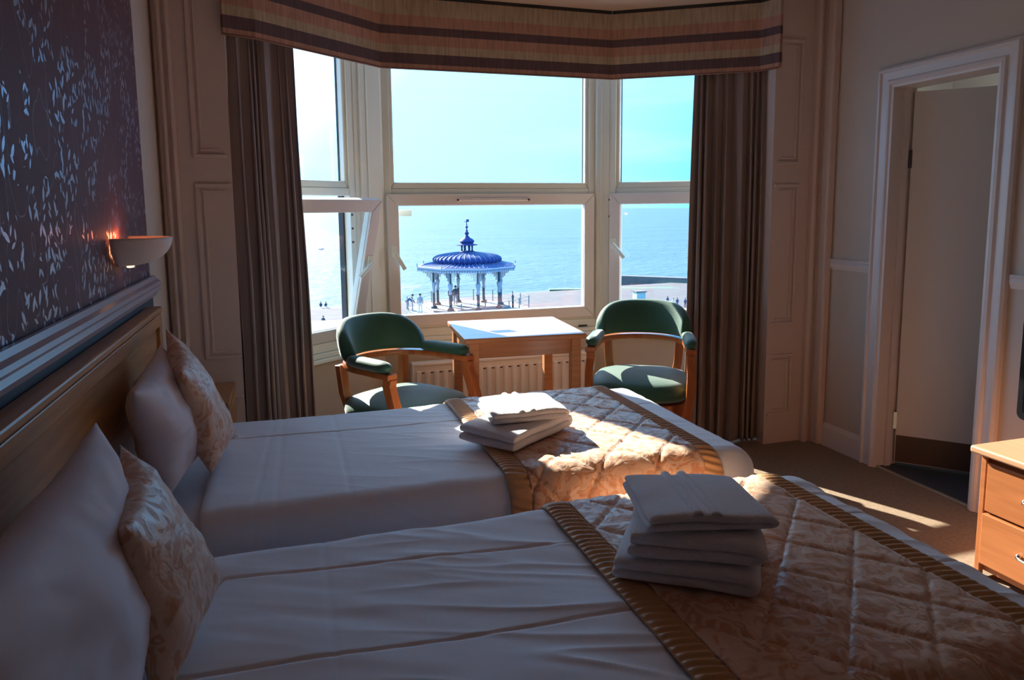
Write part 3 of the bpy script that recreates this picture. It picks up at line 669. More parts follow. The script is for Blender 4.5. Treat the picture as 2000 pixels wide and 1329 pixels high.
def runner(yy, x0, x1, seed, label, kx=0.0):
    y0, y1 = yy; r = .085; arc = r * PI / 2
    f = wrap(-.43, 1.454, y0 - .004, y1 + .004, .60, r, .012); T0 = y0 + r - arc - .16; T1 = y1 - r + arc + .16; bw = .075
    t_ = thing('bed_runner', label, 'bed runner', ((x0 + x1) / 2, (y0 + y1) / 2, .6))
    def hq(s, t):
        a = (s + t * .95) / .195; c = (s - t * .95) / .195
        q = min(abs((a % 1) - .5), 9); qa = .5 - abs((a % 1) - .5); qc = .5 - abs((c % 1) - .5); m = min(qa, qc)
        puff = .0085 * (1 - math.exp(-m * 30)) - .0045
        return puff + .0036 * fb(s * 26, t * 26, seed, 3) * min(1, .25 + m * 8)
    def ctr(u, v):
        s = x0 + bw - .008 + (x1 - x0 - 2 * bw + .016) * u; t = T0 + (T1 - T0) * v; return f(s, t, .003 + hq(s, t), .3)
    MB().grid(ctr, 110, 190).build('quilted_panel', MT['damask'], t_, smooth=True, solid=.006)
    for side in (0, 1):
        def brd(u, v, side=side):
            a, b2 = (x0, x0 + bw) if side == 0 else (x1 - bw, x1)
            s = a + (b2 - a) * u; t = T0 + (T1 - T0) * v
            edge = (1 - abs(2 * u - 1) ** 4); rip = math.sin((t * 1.0 + .25 * (s - a)) * 2 * PI / .021 + 2.2 * fb(t * 9, s * 6, seed)) 
            h = edge * (.006 + .0032 * rip) - .002 * (1 - edge)
            return f(s, t, h, .3)
        MB().grid(brd, 14, 420).build('ruched_border', MT['border'], t_, smooth=True, solid=.005, label='ruched gold satin edge')
    return t_
runner(FB, .585, 1.30, 3, 'quilted gold damask bed runner on the bed nearer the window')
runner(NB, .612, 1.335, 8, 'quilted gold damask bed runner on the foreground bed')

# headboard: one long board on the wall
hb = thing('headboard', 'long oak headboard with framed top behind both beds', 'headboard', (-.47, 1.5, 0))
MB().bb(-.485, -.455, .2, 2.83, .25, 1.035).build('panel', MT['headwood'], hb)
MB().bb(-.490, -.440, .2, 2.835, 1.030, 1.052).build('top_cap', MT['headwood'], hb, bevel=.006)
MB().bb(-.456, -.443, .2, 2.78, .985, 1.028).build('top_rail', MT['headwood'], hb, bevel=.003)
MB().bb(-.456, -.443, 2.775, 2.83, .25, 1.028).build('end_stile', MT['headwood'], hb, bevel=.003)

# ------------------------------------------------------------------ pillows and cushions
def pillow(name, label, cat, crn, thick, m, seed, n=44, pinch=.055, wr=.006, group=None):
    FT, NT, NBm, FBm = [Vector(c) for c in crn]      # far-top, near-top, near-bottom, far-bottom
    ctr_ = (FT + NT + NBm + FBm) / 4
    nrm = ((FT + NT) / 2 - (FBm + NBm) / 2).cross((FT + FBm) / 2 - (NT + NBm) / 2).normalized()
    if nrm.x < 0: nrm = -nrm
    def side(sgn):
        def fn(u, v):
            a, b_ = 2 * u - 1, 2 * v - 1
            # edges draw in between the corners
            a2 = a * (1 - pinch * 2.2 * (1 - b_ * b_) * abs(a) ** 3); b2 = b_ * (1 - pinch * 2.2 * (1 - a * a) * abs(b_) ** 3)
            U, V = (a2 + 1) / 2, (b2 + 1) / 2
            P = (NT * (1 - U) + FT * U) * V + (NBm * (1 - U) + FBm * U) * (1 - V)
            e = max(0, (1 - abs(a) ** 2.6)) ** .55 * max(0, (1 - abs(b_) ** 2.6)) ** .55
            w_ = fb(U * 3.2 + seed, V * 3.2, sgn, 3) * wr * 1.6
            rim = max(abs(a), abs(b_)); tang = math.atan2(b_, a)
            w_ += wr * .8 * math.sin(tang * 26 + 5 * noise.noise(Vector((tang * 2, seed, 0)))) * max(0, rim - .55) * (1 - rim) * 5
            return P + nrm * sgn * (thick / 2 * e + w_ * e ** .5)
        return fn
    mb = MB().grid(side(1), n, n); mb.grid(side(-1), n, n)
    o = mb.build(name, m, None, smooth=True); tag(o, label, cat, group)
    bm = bmesh.new(); bm.from_mesh(o.data); bmesh.ops.remove_doubles(bm, verts=bm.verts, dist=.0004); bmesh.ops.recalc_face_normals(bm, faces=bm.faces); bm.to_mesh(o.data); bm.free()
    for p in o.data.polygons: p.use_smooth = True
    return o
pillow('pillow', 'white pillow against the headboard of the bed nearer the window', 'pillow', [(-.385, 2.40, .985), (-.365, 1.86, .965), (-.335, 2.02, .63), (-.305, 2.52, .64)], .15, MT['pillow'], 2, wr=.010)
pillow('pillow', 'large white pillow at the lower left on the foreground bed', 'pillow', [(-.365, 1.52, .99), (-.345, .72, 1.0), (-.285, .80, .64), (-.285, 1.50, .64)], .17, MT['pillow'], 5, wr=.010)
pillow('cushion', 'gold damask cushion in front of the pillow on the bed nearer the window', 'cushion', [(-.372, 2.43, 1.03), (-.29, 2.09, .96), (-.235, 2.14, .645), (-.185, 2.49, .645)], .105, MT['damask'], 7, wr=.006)
pillow('cushion', 'gold damask cushion with pointed corner on the foreground bed', 'cushion', [(-.325, 1.51, .945), (-.245, 1.13, .93), (-.215, 1.10, .645), (-.150, 1.475, .655)], .105, MT['damask'], 12, wr=.006)

# ------------------------------------------------------------------ folded towels
def towel(label, loc, rz, wd, dp, layers, gap, seed, m=None, tilt=(0, 0), band=False, group=None, cat='towel'):
    """ribbon folded back and forth (profile in x-z) and extruded along y"""
    t = gap * .93; pth = []; half = wd / 2
    for k in range(layers):
        z = gap * (k + .5); inset = .004 * k
        xs = [(-half + inset) + (wd - 2 * inset) * i / 16 for i in range(17)]
        if k % 2: xs = xs[::-1]
        pth += [(x, z) for x in xs]
        if k < layers - 1:
            sx = 1 if k % 2 == 0 else -1; cx_ = xs[-1]
            for j in range(1, 6):
                a = -PI / 2 + PI * j / 6; pth.append((cx_ + sx * gap / 2 * math.cos(a), z + gap / 2 + gap / 2 * math.sin(a)))
    prof = []; n = len(pth); lft = []; rgt = []
    for i in range(n):
        p0 = pth[max(i - 1, 0)]; p1 = pth[min(i + 1, n - 1)]; dx, dz = p1[0] - p0[0], p1[1] - p0[1]; l = math.hypot(dx, dz) or 1
        lft.append((pth[i][0] - dz / l * t / 2, pth[i][1] + dx / l * t / 2)); rgt.append((pth[i][0] + dz / l * t / 2, pth[i][1] - dx / l * t / 2))
    loop = lft + rgt[::-1]; nl = len(loop); ny = 22; vs = []; fs = []
    Rm = Matrix.Rotation(rz, 4, 'Z') @ Matrix.Rotation(tilt[0], 4, 'X') @ Matrix.Rotation(tilt[1], 4, 'Y')
    for j in range(ny + 1):
        v = j / ny; y = (v - .5) * dp; ed = min(v, 1 - v)
        for (x, z) in loop:
            zz = z + .005 * fb(x * 7 + seed, y * 7, z * 3, 2) * min(1, z / gap); rnd_ = .004 * math.exp(-ed * 40)
            yy = y + .010 * fb(x * 5, z * 40, seed + j * .0, 2) * (1 if v > .5 else -1) * (abs(v - .5) * 2) ** 3
            zz = zz * (1 - rnd_ * 6) ; cx2 = x * (1 + .03 * fb(y * 6, z * 8, seed))
            sag = -.004 * (abs(x) / half) ** 4 * (z / (gap * layers)) - .009 * (abs(v - .5) * 2) ** 8 * (z / (gap * layers) - .5)
            vs.append(Rm @ Vector((cx2, yy, max(zz + sag, .001))))
    for j in range(ny):
        for i in range(nl): fs.append((j * nl + i, j * nl + (i + 1) % nl, (j + 1) * nl + (i + 1) % nl, (j + 1) * nl + i))
    # end caps as quads between left and right edges of ribbon
    for j in (0, ny):
        for i in range(n - 1):
            q = (j * nl + i, j * nl + i + 1, j * nl + (nl - 2 - i), j * nl + (nl - 1 - i)); fs.append(q if j else q[::-1])
    e = thing('folded_towel', label, cat, loc, 0, group)
    MB().add(vs, fs).build('folded_cloth', m or MT['towel'], e, smooth=True, local=True, subd=1)
    if band:
        top = gap * layers
        for k, (bx, w_, hgt) in enumerate(((-.022, .014, .009), (.016, .014, .009))):
            def fn(u, v, bx=bx, w_=w_, hgt=hgt):
                a = PI * u; y = (v - .5) * dp * 1.0; x = bx - w_ / 2 * math.cos(a) * 1.6; zz = top - .003 + hgt * math.sin(a) - .004 * (abs(v - .5) * 2) ** 4
                zz += .005 * fb(x * 7 + seed, y * 7, top * 3, 2); return Rm @ Vector((x, y, zz))
            MB().grid(fn, 8, 24).build('hem_fold', MT['towel'], e, smooth=True, local=True, solid=.002)
    return e
zt = .622
towel('white towel on the far bed, lower one with its fold facing the camera', (.715, 2.285, zt), math.radians(36), .33, .235, 2, .029, 3)
towel('white towel with hem strips on top of the far bed pile', (.745, 2.33, zt + .058), math.radians(-2), .25, .24, 2, .022, 8, band=True)
towel('white bath towel at the bottom of the foreground pile', (.80, 1.325, zt), math.radians(-36), .27, .27, 2, .026, 21)
towel('white bath towel second from the bottom of the foreground pile', (.81, 1.325, zt + .052), math.radians(-30), .25, .26, 2, .028, 31)
towel('white hand towel with hem strips on top of the foreground pile', (.82, 1.335, zt + .108), math.radians(-14), .25, .26, 2, .020, 41, band=True, tilt=(-.03, .02))

# ------------------------------------------------------------------ bedside cabinet, dresser, tv, sconce
ns = thing('bedside_cabinet', 'small oak bedside cabinet in the corner beside the left curtain', 'cabinet', (-.37, 3.2, 0))
MB().bb(-.475, -.262, 3.0, 3.38, .02, .61).build('carcass', MT['headwood'], ns, bevel=.003)
MB().bb(-.48, -.248, 2.99, 3.39, .61, .632).build('cabinet_top', MT['headwood'], ns, bevel=.006)
MB().bb(-.262, -.250, 3.01, 3.37, .42, .60).build('drawer', MT['headwood'], ns, bevel=.002)
dz = thing('dresser', 'low beech chest of drawers against the right wall', 'chest of drawers', (2.65, 1.3, 0))
DX, DYa, DYb = 2.43, .62, 1.955
MB().bb(DX + .02, 2.925, DYa, DYb, .02, .465).build('carcass', MT['dresswood'], dz, bevel=.002)
MB().bb(2.395, 2.93, DYa - .02, DYb + .025, .472, .50).build('dresser_top', MT['dresstop'], dz, bevel=.009, seg=4)
MB().bb(DX - .002, DX + .02, DYb - .022, DYb, 0, .468).build('end_panel', MT['dresswood'], dz, bevel=.003)
MB().bb(DX - .002, DX + .02, DYa, DYa + .022, 0, .468).build('end_panel', MT['dresswood'], dz, bevel=.003)
for k, (z0, z1) in enumerate(((.26, .445), (.058, .252))):
    for j, (ya, yb) in enumerate(((1.295, DYb - .028), (DYa + .026, 1.287))):
        d_ = MB().bb(DX - .006 - .010 * k, DX + .015, ya, yb, z0, z1).build('drawer', MT['dresswood'], dz, bevel=.003)
        yc = (ya + yb) / 2; zc = (z0 + z1) / 2; xf = DX - .006 - .010 * k; yh = yb - .155
        pth = [(xf, yh, zc), (xf - .02, yh - .004, zc), (xf - .028, yh - .02, zc), (xf - .030, yh - .06, zc - .004), (xf - .028, yh - .10, zc), (xf - .02, yh - .116, zc), (xf, yh - .12, zc)]
        MB().tube(pth, .0055, 8).build('handle', MT['chrome'], d_, smooth=True)
        for hy_ in (yh - .002, yh - .118): MB().lathe((0, 0, 0), [(.004, -.012), (.010, -.006), (.010, .006), (.004, .012)], 10).build('knob', MT['chrome'], d_, smooth=True).location = (Vector((xf - .012, hy_, zc)))
tv = thing('television', 'black flat television standing on the dresser at the right edge', 'television', (2.75, 1.7, .5))
def rrect(y0, y1, z0, z1, x0, x1, r, k=6):
    pts = []
    for cy_, cz_, a0 in ((y1 - r, z1 - r, 0), (y0 + r, z1 - r, PI / 2), (y0 + r, z0 + r, PI), (y1 - r, z0 + r, 1.5 * PI)):
        for j in range(k + 1): a = a0 + PI / 2 * j / k; pts.append((cy_ + r * math.cos(a), cz_ + r * math.sin(a)))
    n = len(pts); vs = [(x0, a, b) for a, b in pts] + [(x1, a, b) for a, b in pts]
    return MB().add(vs, [tuple(range(n))[::-1], tuple(range(n, 2 * n))] + [(i, (i + 1) % n, n + (i + 1) % n, n + i) for i in range(n)])
rrect(1.32, 2.045, .553, .965, 2.70, 2.745, .028).build('bezel', MT['black'], tv, bevel=.004)
rrect(1.345, 2.02, .585, .945, 2.697, 2.701, .004).build('screen', MT['screen'], tv)
MB().bb(2.71, 2.75, 1.64, 1.72, .512, .57).build('neck', MT['black'], tv); MB().lathe((2.73, 1.68, .5), [(.0, 0), (.11, 0), (.11, .008), (.03, .014), (0, .014)], 28).build('stand_base', MT['black'], tv, smooth=True, auto=30)

sn = thing('wall_sconce', 'white half bowl wall lamp glowing on the aubergine wall', 'lamp', (-.5, 2.50, 1.27))
def shell(u, v):
    a = PI * u; q = v           # a round the rim from one side to the other, v from rim down to foot
    rr = math.cos(q * PI / 2) ** .75; X = .15 * math.sin(a) * rr + .004; Y = .135 * math.cos(a) * (rr * .85 + .15 * (1 - q))
    return Vector((XL + X, 2.50 + Y, 1.31 - .088 * math.sin(q * PI / 2) ** 1.0))
MB().grid(shell, 28, 14).build('bowl', MT['ceramic'], sn, smooth=True, solid=.006)
MB().bb(XL, XL + .008, 2.455, 2.545, 1.235, 1.30).build('back_plate', MT['ceramic'], sn)
MB().lathe((XL + .03, 2.50, 1.216), [(.0, 0), (.010, .001), (.013, .010), (.0, .014)], 12).build('lower_opening', MT['bulb'], sn, smooth=True)
MB().lathe((XL + .035, 2.50, 1.245), [(.004, 0), (.018, .012), (.02, .03), (.004, .045)], 14).build('bulb', MT['bulb'], sn, smooth=True)
ll = bpy.data.lights.new('sconce_light', 'POINT'); ll.energy = 0.12; ll.color = (1, .22, .08); ll.shadow_soft_size = .012
lo = bpy.data.objects.new('sconce_light', ll); C.objects.link(lo); lo.location = (.022, 0, .045); lo.parent = sn

# ================================================================== OUTSIDE: SEA, BEACH, PROMENADE
sea_m = mat('sea_water', (0.06, 0.105, 0.115), 0.5, spec=0.22, bump=(0.25, 1.0, 0.9, (1, 2.4, 1)), var=((0.085, 0.135, 0.135), 0.02, (1, 5, 1)))
MB().grid(lambda u, v: Vector((-3000 + 9000 * u, 100 + 15000 * v ** 2.2, -18.2)), 30, 40).build('sea', sea_m, kind='structure')
beach_m = mat('shingle_beach', (0.125, 0.10, 0.10), 0.9, var=((0.10, 0.078, 0.08), .35), bump=(8, .5, .1))
def beach(u, v):
    x = -70 + 320 * u; ys = 143 + 4 * math.sin(x * .05) + (max(0, x - 30) * .38 if x > 30 else 0)
    y = 40 + (ys + 6 - 40) * v; z = -16.9 + .3 * math.sin(x * .11 + v * 4) * (1 - v)
    if v > .9: z -= (v - .9) * 26 * .5
    return Vector((x, y, z))
MB().grid(beach, 64, 30).build('ground', beach_m, smooth=True, kind='structure')
conc = mat('pale_concrete', (0.15, 0.145, 0.13), .9, var=((.12, .115, .11), .8)); green = mat('weedy_concrete', (.10, .15, .10), .9)
def groyne(a, b, w_, z0, z1, name, m, label):
    mb = MB().beam(a, b, w_, z0, z1); o = mb.build(name, m, None, bevel=.15); tag(o, label, 'groyne'); return o
groyne((56, 152), (86, 143), 3.2, -18.6, -16.9, 'groyne', green, 'green weedy stone groyne reaching into the sea right of the bandstand')
groyne((76, 168), (98, 146), 2.6, -18.6, -15.7, 'groyne', conc, 'pale stone groyne crossing the beach beyond the right window')
gp = tag(MB().bb(61.5, 61.9, 146.2, 146.6, -17, -13.6).build('marker_post', mat('post_grey', (.3, .38, .4), .8)), 'thin grey post standing on the groyne', 'post')
# promenade platform and bandstand
BX, BY, DZ = 15.9, 65.2, -7.85
deck = mat('pale_paving', (.30, .29, .265), .85, var=((.165, .165, .155), 1.2)); wht = mat('white_ironwork', (.38, .43, .47), .6); blu = mat('blue_roof_paint', (.008, .028, .15), .7)
dgr = mat('dark_green_ironwork', (.04, .075, .085), .6); slt = mat('slate_blue_eave', (.10, .16, .30), .6)
PH = math.radians(3)
def oct_(r, ph=PH): return [(BX + r * math.sin(ph + k * PI / 4), BY - r * math.cos(ph + k * PI / 4)) for k in range(8)]
MB().prism(oct_(5.9, PH + PI / 8), -17.2, DZ).build('ground', deck, kind='structure')
MB().bb(-40, BX + 1.5, 38, BY - 3, -17.2, DZ - .02).build('ground', deck, kind='structure')
bs = thing('bandstand', 'ornate seaside bandstand with blue dome and white ironwork', 'bandstand', (BX, BY, DZ))
MB().lathe((BX, BY, 0), [(.1, DZ), (4.0, DZ), (4.0, DZ + .16), (.1, DZ + .16)], 8, a0=PH - PI / 2 + PI / 8, a1=PH - PI / 2 + PI / 8 + 2 * PI).build('plinth', deck, bs)
cols = oct_(3.25)
for (x, y) in cols:
    c = MB().lathe((x, y, DZ + .1), [(.30, 0), (.30, .22), (.17, .30), (.13, .4), (.125, 1.5), (.14, 1.55)], 10).build('column', dgr, bs, smooth=True, auto=40)
    MB().lathe((x, y, DZ + .1), [(.15, 1.5), (.20, 1.6), (.13, 1.7), (.16, 2.0), (.24, 2.42), (.14, 2.5)], 10).build('capital', wht, c, smooth=True)
    MB().lathe((x, y, DZ + .1), [(.11, 2.5), (.10, 3.75)], 8).build('upper_shaft', dgr, c, smooth=True)
EZ = -4.02      # underside of the eaves
for k in range(8):
    a = Vector(cols[k]); b = Vector(cols[(k + 1) % 8]); n = (Vector((BX, BY)) - (a + b) / 2).normalized(); mb = MB(); ns_ = 23
    for i in range(ns_):
        u = (i + .5) / ns_; p = a.lerp(b, u); e = abs(2 * u - 1); dpt = .26 + 1.35 * e ** 2.4 + (.16 if i % 2 else 0)
        wv = (b - a).length / ns_ * .50; d = (b - a).normalized()
        mb.add([(*(p + d * sx * wv / 2 * (1 if zz else .35) + n * sy * .03), EZ - .05 if zz else EZ - .05 - dpt) for sx in (-1, 1) for sy in (-1, 1) for zz in (0, 1)],
               [(0, 1, 3, 2), (4, 6, 7, 5), (0, 4, 5, 1), (2, 3, 7, 6), (0, 2, 6, 4), (1, 5, 7, 3)])
    mb.add(*(lambda m_: (m_.v, m_.f))(MB().beam(a, b, .08, EZ - .28, EZ - .02)))
    # scrolled brackets running outwards to the eave corner
    mb.build('fretwork_arch', wht, bs)
    out = (a - Vector((BX, BY))).normalized(); mb = MB()
    for i in range(7):
        u = (i + .5) / 7; p = a + out * 1.15 * u; hh_ = 1.25 * (1 - u) ** 1.4 + .16 + (.07 if i % 2 else 0)
        mb.box((p.x, p.y, EZ - hh_ / 2), (.10, .05, hh_), math.atan2(out.y, out.x))
    mb.build('eave_bracket', wht, bs)
eav = oct_(4.75)
MB().prism(eav, EZ - .03, EZ + .05).build('soffit', slt, bs)
for k in range(8):
    MB().beam(eav[k], eav[(k + 1) % 8], .10, EZ - .02, EZ + .20).build('fascia', wht, bs)
    a = Vector(eav[k]); b = Vector(eav[(k + 1) % 8]); mb = MB()
    for i in range(16):
        p = a.lerp(b, (i + .5) / 16); mb.box((p.x, p.y, EZ - .10), (.13, .05, .18), math.atan2((b - a).y, (b - a).x))
    mb.build('eave_fringe', wht, bs)
    MB().lathe((a.x, a.y, EZ + .2), [(.06, 0), (.04, .15), (.07, .22), (.0, .36)], 8).build('eave_knob', wht, bs, smooth=True)
k8 = PH - PI / 2
def octm(a, r, z):  # octagonal radius modulation
    q = (a - k8) % (PI / 4) - PI / 8; return math.cos(PI / 8) / math.cos(q)
MB().lathe((BX, BY, 0), [(4.73, EZ + .15), (4.68, EZ + .2), (3.6, EZ + .42), (2.9, EZ + .55), (2.8, EZ + .5)], 64, mod=octm).build('lower_roof', blu, bs, smooth=True, auto=35)
mb = MB()
for i in range(64):
    a = 2 * PI * i / 64; m_ = octm(a, 0, 0); p0 = (BX + 4.5 * m_ * math.cos(a), BY + 4.5 * m_ * math.sin(a), EZ + .23); p1 = (BX + 2.95 * m_ * math.cos(a), BY + 2.95 * m_ * math.sin(a), EZ + .58)
    mb.tube([p0, p1], .035, 5)
mb.build('roof_seams', slt, bs, kind='stuff')
dome = [(2.85, EZ + .36), (2.95, EZ + .42), (3.12, EZ + .58), (3.17, EZ + .76), (3.08, EZ + .92), (2.75, EZ + 1.10), (2.2, EZ + 1.22), (1.4, EZ + 1.33), (.7, EZ + 1.40), (.1, EZ + 1.42)]
MB().lathe((BX, BY, 0), dome, 120, mod=lambda a, r, z: 1 + .012 * math.cos(a * 40)).build('dome', blu, bs, smooth=True)
mb = MB()
for i in range(40):
    a = 2 * PI * i / 40; mb.tube([(BX + r * 1.012 * math.cos(a), BY + r * 1.012 * math.sin(a), z + .02) for r, z in dome[1:-1]], .032, 5)
mb.build('dome_ribs', slt, bs, kind='stuff')
CZ = EZ + 1.36
MB().lathe((BX, BY, CZ), [(.75, 0), (.75, .1), (.6, .16), (.1, .16)], 16).build('cupola_base', blu, bs, smooth=True, auto=40)
for k in range(8):
    a = k8 + k * PI / 4; MB().lathe((BX + .52 * math.cos(a), BY + .52 * math.sin(a), CZ + .1), [(.07, 0), (.05, .3), (.09, .62)], 6).build('cupola_post', blu, bs, smooth=True)
MB().lathe((BX, BY, CZ + .66), [(.1, -.02), (.98, .02), (.98, .08), (.62, .14), (.58, .22), (.70, .38), (.60, .54), (.3, .72), (.14, .9), (.12, 1.0), (.2, 1.08), (.2, 1.16), (.1, 1.26), (.1, 1.4), (.04, 1.5)], 24).build('cupola_roof', blu, bs, smooth=True, auto=50)
fn_ = MB().tube([(BX, BY, CZ + 2.1), (BX, BY, CZ + 3.05)], .035, 6)
fn_.lathe((BX, BY, CZ + 2.2), [(.02, 0), (.13, .1), (.13, .2), (.02, .3)], 10); fn_.lathe((BX, BY, CZ + 2.5), [(.02, 0), (.09, .06), (.02, .12)], 10)
fn_.box((BX, BY, CZ + 2.85), (.42, .03, .05)); fn_.box((BX + .12, BY, CZ + 2.97), (.2, .03, .18)); fn_.build('finial', blu, bs, smooth=True, auto=40)
# railing round the deck
rl = thing('railing', 'thin iron railing round the bandstand terrace', 'railing', (BX, BY, DZ))
rr_ = oct_(5.7, PH + PI / 8)
rlm = mat('railing_grey', (.24, .26, .26), .6)
for k in range(8):
    a = Vector(rr_[k]); b = Vector(rr_[(k + 1) % 8])
    if k == 6: continue
    for i in range(2): 
        p = a.lerp(b, i / 2); MB().tube([(p.x, p.y, DZ), (p.x, p.y, DZ + 1.15)], .05, 6).build('post', rlm, rl)
    mb = MB()
    for z in (.35, .75, 1.1): mb.tube([(a.x, a.y, DZ + z), (b.x, b.y, DZ + z)], .014, 5)
    mb.build('rail_bar', rlm, rl)
# dark bollard at the right edge of the terrace
tag(MB().lathe((19.93, 64.0, DZ), [(.10, 0), (.09, .9), (.14, 1.0), (.05, 1.2)], 10).build('bollard', dgr, smooth=True), 'dark bollard on the terrace right of the bandstand', 'bollard')
kb = thing('kiosk', 'small pale green cabin on the beach seen above the right chair', 'hut', (63.8, 123.5, -16.9))
MB().bb(62.9, 64.7, 122.8, 124.6, -16.9, -14.7).build('hut_wall', mat('teal_paint', (.35, .62, .58), .7), kb); MB().bb(62.7, 64.9, 122.6, 124.8, -14.7, -14.5).build('hut_roof', conc, kb)
gl = MB(); gv = Vector((2.61, 60, -1.74))
gl.lathe((0, 0, 0), [(.01, -.25), (.07, -.1), (.08, .05), (.03, .2), (.01, .26)], 8); gl.v = [gv + Vector((v.z, v.y, v.x)) for v in gl.v]
for s in (-1, 1): gl.add([gv + Vector(p) for p in ((-.05, 0, .02), (.10, 0, .02), (.05 , s * .3, .14), (-.05, s * .62, .02), (-.04, s * .3, .10))], [(0, 1, 2, 4), (4, 2, 3)])
tag(gl.build('gull', mat('gull_grey', (.35, .33, .35), .8), smooth=True), 'gull flying over the sea in the left window', 'bird')

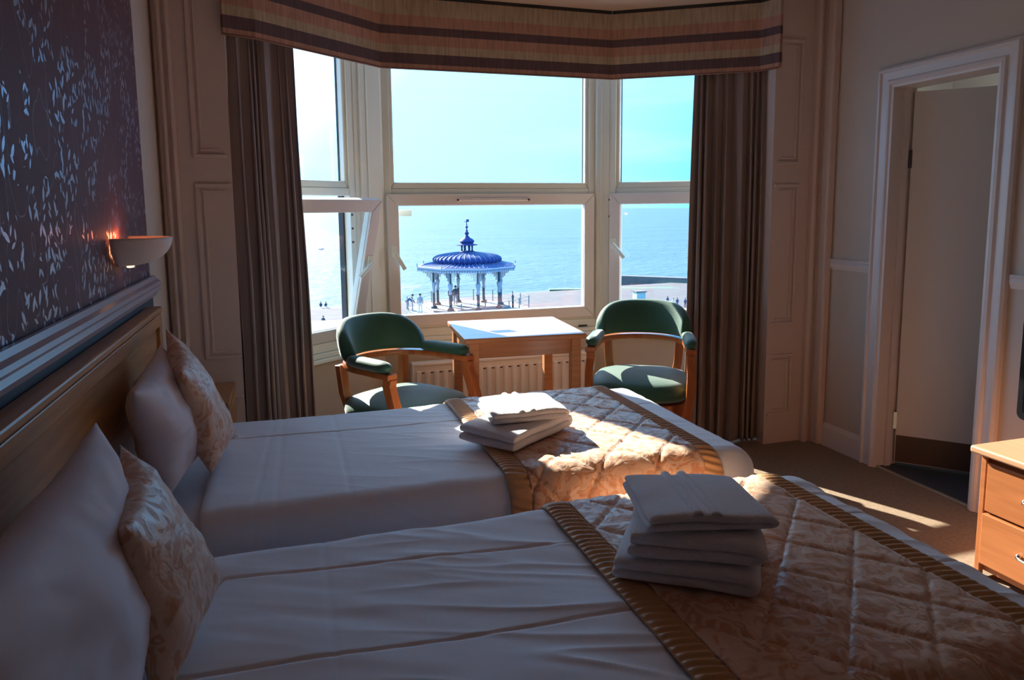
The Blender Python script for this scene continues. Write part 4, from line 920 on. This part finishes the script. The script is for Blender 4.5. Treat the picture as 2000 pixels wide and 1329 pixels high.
# ------------------------------------------------------------------ people in the distance
skin = mat('skin', (.45, .28, .2), .7); hairm = mat('dark_hair', (.04, .03, .03), .8)
def skinmesh(name, verts, edges, radii, m, parent, sub=1, root=0):
    me = bpy.data.meshes.new(name); me.from_pydata(verts, edges, []); o = bpy.data.objects.new(name, me); C.objects.link(o); o.parent = parent
    bm = bmesh.new(); bm.from_mesh(me); lay = bm.verts.layers.skin.verify(); bm.verts.ensure_lookup_table()
    for i, r in enumerate(radii): q = bm.verts[i][lay]; q.radius = (r, r * .85) if isinstance(r, float) else r; q.use_root = (i == root)
    bm.to_mesh(me); bm.free()
    md = o.modifiers.new('skin', 'SKIN'); md.use_smooth_shade = True
    s = o.modifiers.new('subd', 'SUBSURF'); s.levels = sub; s.render_levels = sub
    me.materials.append(m); return o
def person(label, loc, face, pose, top, legs, group=None, s=1.0):
    t = thing('person', label, 'person', loc, face, group)
    if pose == 'stand': hip, kn, an = .90, (.0, -.02, .48), (.0, .02, .06); lean = 0; kneex = .09; A = [(.19, 0, 1.40), (.24, .02, 1.14), (.22, -.10, .92), (.21, -.16, .84)]
    if pose == 'walk': hip, lean = .88, .05; A = [(.19, 0, 1.40), (.23, .06, 1.14), (.22, -.04, .90), (.21, -.08, .82)]
    if pose == 'bend': hip, lean = .80, .52; A = [(.18, -.40, 1.05), (.21, -.55, .85), (.19, -.62, .65), (.18, -.66, .57)]
    if pose == 'sit': hip, lean = .14, .0; A = [(.19, .02, .62), (.24, .10, .42), (.20, -.08, .28), (.18, -.2, .26)]
    sz = {'stand': 1.42, 'walk': 1.42, 'bend': 1.10, 'sit': .66}[pose]; ly = {'bend': -.42, 'walk': -.05}.get(pose, 0.0)
    if pose == 'sit': LG = [[(-.09, 0, .14), (-.13, -.30, .40), (-.12, -.52, .06), (-.12, -.66, .04)], [(.09, 0, .14), (.13, -.28, .42), (.12, -.48, .06), (.12, -.62, .04)]]
    elif pose == 'walk': LG = [[(-.09, 0, hip), (-.10, -.16, .48), (-.10, -.10, .06), (-.10, -.24, .03)], [(.09, 0, hip), (.10, -.02, .48), (.10, .26, .12), (.10, .16, .04)]]
    else: LG = [[(-.09, 0, hip), (-.11, -.05, hip * .53), (-.11, .02, .06), (-.11, -.14, .03)], [(.09, 0, hip), (.11, -.03, hip * .53), (.11, .04, .06), (.11, -.12, .03)]]
    neck = Vector((0, ly - (.06 if pose == 'bend' else .0), sz + .08)); head = neck + Vector((0, -.10 if pose == 'bend' else -.02, .13)); crown = head + Vector((0, -.02, .11))
    hp = Vector((0, .02 if pose != 'bend' else .06, hip + .02)); chest = hp.lerp(Vector((0, ly, sz)), .72)
    # body: pelvis, spine, neck, head, arms, legs as one continuous mesh
    V = [hp, chest, Vector((0, ly, sz)), neck, head, crown]; E_ = [(0, 1), (1, 2), (2, 3), (3, 4), (4, 5)]; Rr = [(.13, .10), (.13, .09), (.09, .07), .055, .095, .06]
    for s_ in (-1, 1):
        k = len(V); V += [Vector((s_ * x, y, z)) for x, y, z in A]; Rr += [.055, .045, .035, .035]; E_ += [(2, k), (k, k + 1), (k + 1, k + 2), (k + 2, k + 3)]
    for L_ in LG:
        k = len(V); V += [Vector(p) for p in L_]; Rr += [.085, .06, .045, .04]; E_ += [(0, k), (k, k + 1), (k + 1, k + 2), (k + 2, k + 3)]
    skinmesh('body', [tuple(v * s) for v in V], E_, [(r[0] * s, r[1] * s) if isinstance(r, tuple) else r * s for r in Rr], skin, t)
    V2 = [hp + Vector((0, 0, -.02)), chest, Vector((0, ly, sz + .01))]; E2 = [(0, 1), (1, 2)]; R2 = [(.175, .135), (.175, .13), (.12, .10)]
    for s_ in (-1, 1):
        k = len(V2); V2 += [Vector((s_ * x, y, z)) for x, y, z in A[:3]]; R2 += [.085, .07, .055]; E2 += [(2, k), (k, k + 1), (k + 1, k + 2)]
    skinmesh('jacket', [tuple(v * s) for v in V2], E2, [(r[0] * s, r[1] * s) if isinstance(r, tuple) else r * s for r in R2], top, t)
    V3 = [hp + Vector((0, 0, .03))]; E3 = []; R3 = [(.15, .12)]
    for L_ in LG:
        k = len(V3); V3 += [Vector(p) for p in L_[:3]]; R3 += [.105, .08, .065]; E3 += [(0, k), (k, k + 1), (k + 1, k + 2)]
    skinmesh('trousers', [tuple(v * s) for v in V3], E3, [(r[0] * s, r[1] * s) if isinstance(r, tuple) else r * s for r in R3], legs, t)
    mb = MB(); hd = head + Vector((0, .015, .03)); mb.lathe((hd.x * s, hd.y * s, hd.z * s), [(.105 * s, -.03 * s), (.112 * s, .03 * s), (.09 * s, .09 * s), (.04 * s, .125 * s), (.0, .13 * s)], 12); mb.build('hair', hairm, t, smooth=True, local=True)
    return t
navy = mat('navy_cloth', (.05, .09, .20), .85); dk = mat('dark_cloth', (.06, .08, .11), .85); grey = mat('grey_cloth', (.32, .34, .36), .85); pale = mat('pale_cloth', (.7, .72, .74), .85); red = mat('rust_cloth', (.45, .22, .18), .85)
person('person in a navy jacket bending over at the left of the bandstand', (10.38, 66.2, DZ), .9, 'bend', navy, grey)
person('person in a grey coat and pale trousers walking left of the bandstand', (11.06, 63.3, DZ), 2.8, 'walk', grey, pale)
person('person in dark clothes, shorter one of the couple under the dome', (14.58, 66.7, DZ + .16), .2, 'stand', dk, dk, s=.97)
person('person in dark clothes, taller one of the couple under the dome', (15.02, 66.5, DZ + .16), -.2, 'stand', dk, grey, s=1.05)
person('person standing alone on the beach seen between the columns', (35.9, 139.4, -16.8), 1.2, 'stand', dk, dk)
person('person in white sitting on the beach seen between the columns', (36.5, 135.7, -16.8), 1.0, 'sit', pale, red)
person('person sitting at the water edge, left one of the pair', (5.54, 139.7, -16.8), PI, 'sit', dk, dk)
person('person sitting at the water edge, right one of the pair', (6.45, 139.4, -16.8), PI + .3, 'sit', dk, grey)
person('person sitting alone in the middle of the beach in the left window', (5.04, 119.6, -16.8), PI - .5, 'sit', dk, navy, s=1.15)
person('person in navy on the beach, left one behind the right chair', (66.95, 118.4, -16.8), .3, 'stand', navy, dk)
person('person in white on the beach behind the right chair', (66.9, 116.3, -16.8), .8, 'walk', pale, grey, s=.9)
person('person in blue on the beach behind the right chair', (67.6, 116.0, -16.8), -.5, 'stand', navy, navy, s=.95)
person('person in dark blue beside the right curtain edge', (68.3, 114.4, -16.8), 0, 'stand', navy, dk)
bpy.context.view_layer.update()
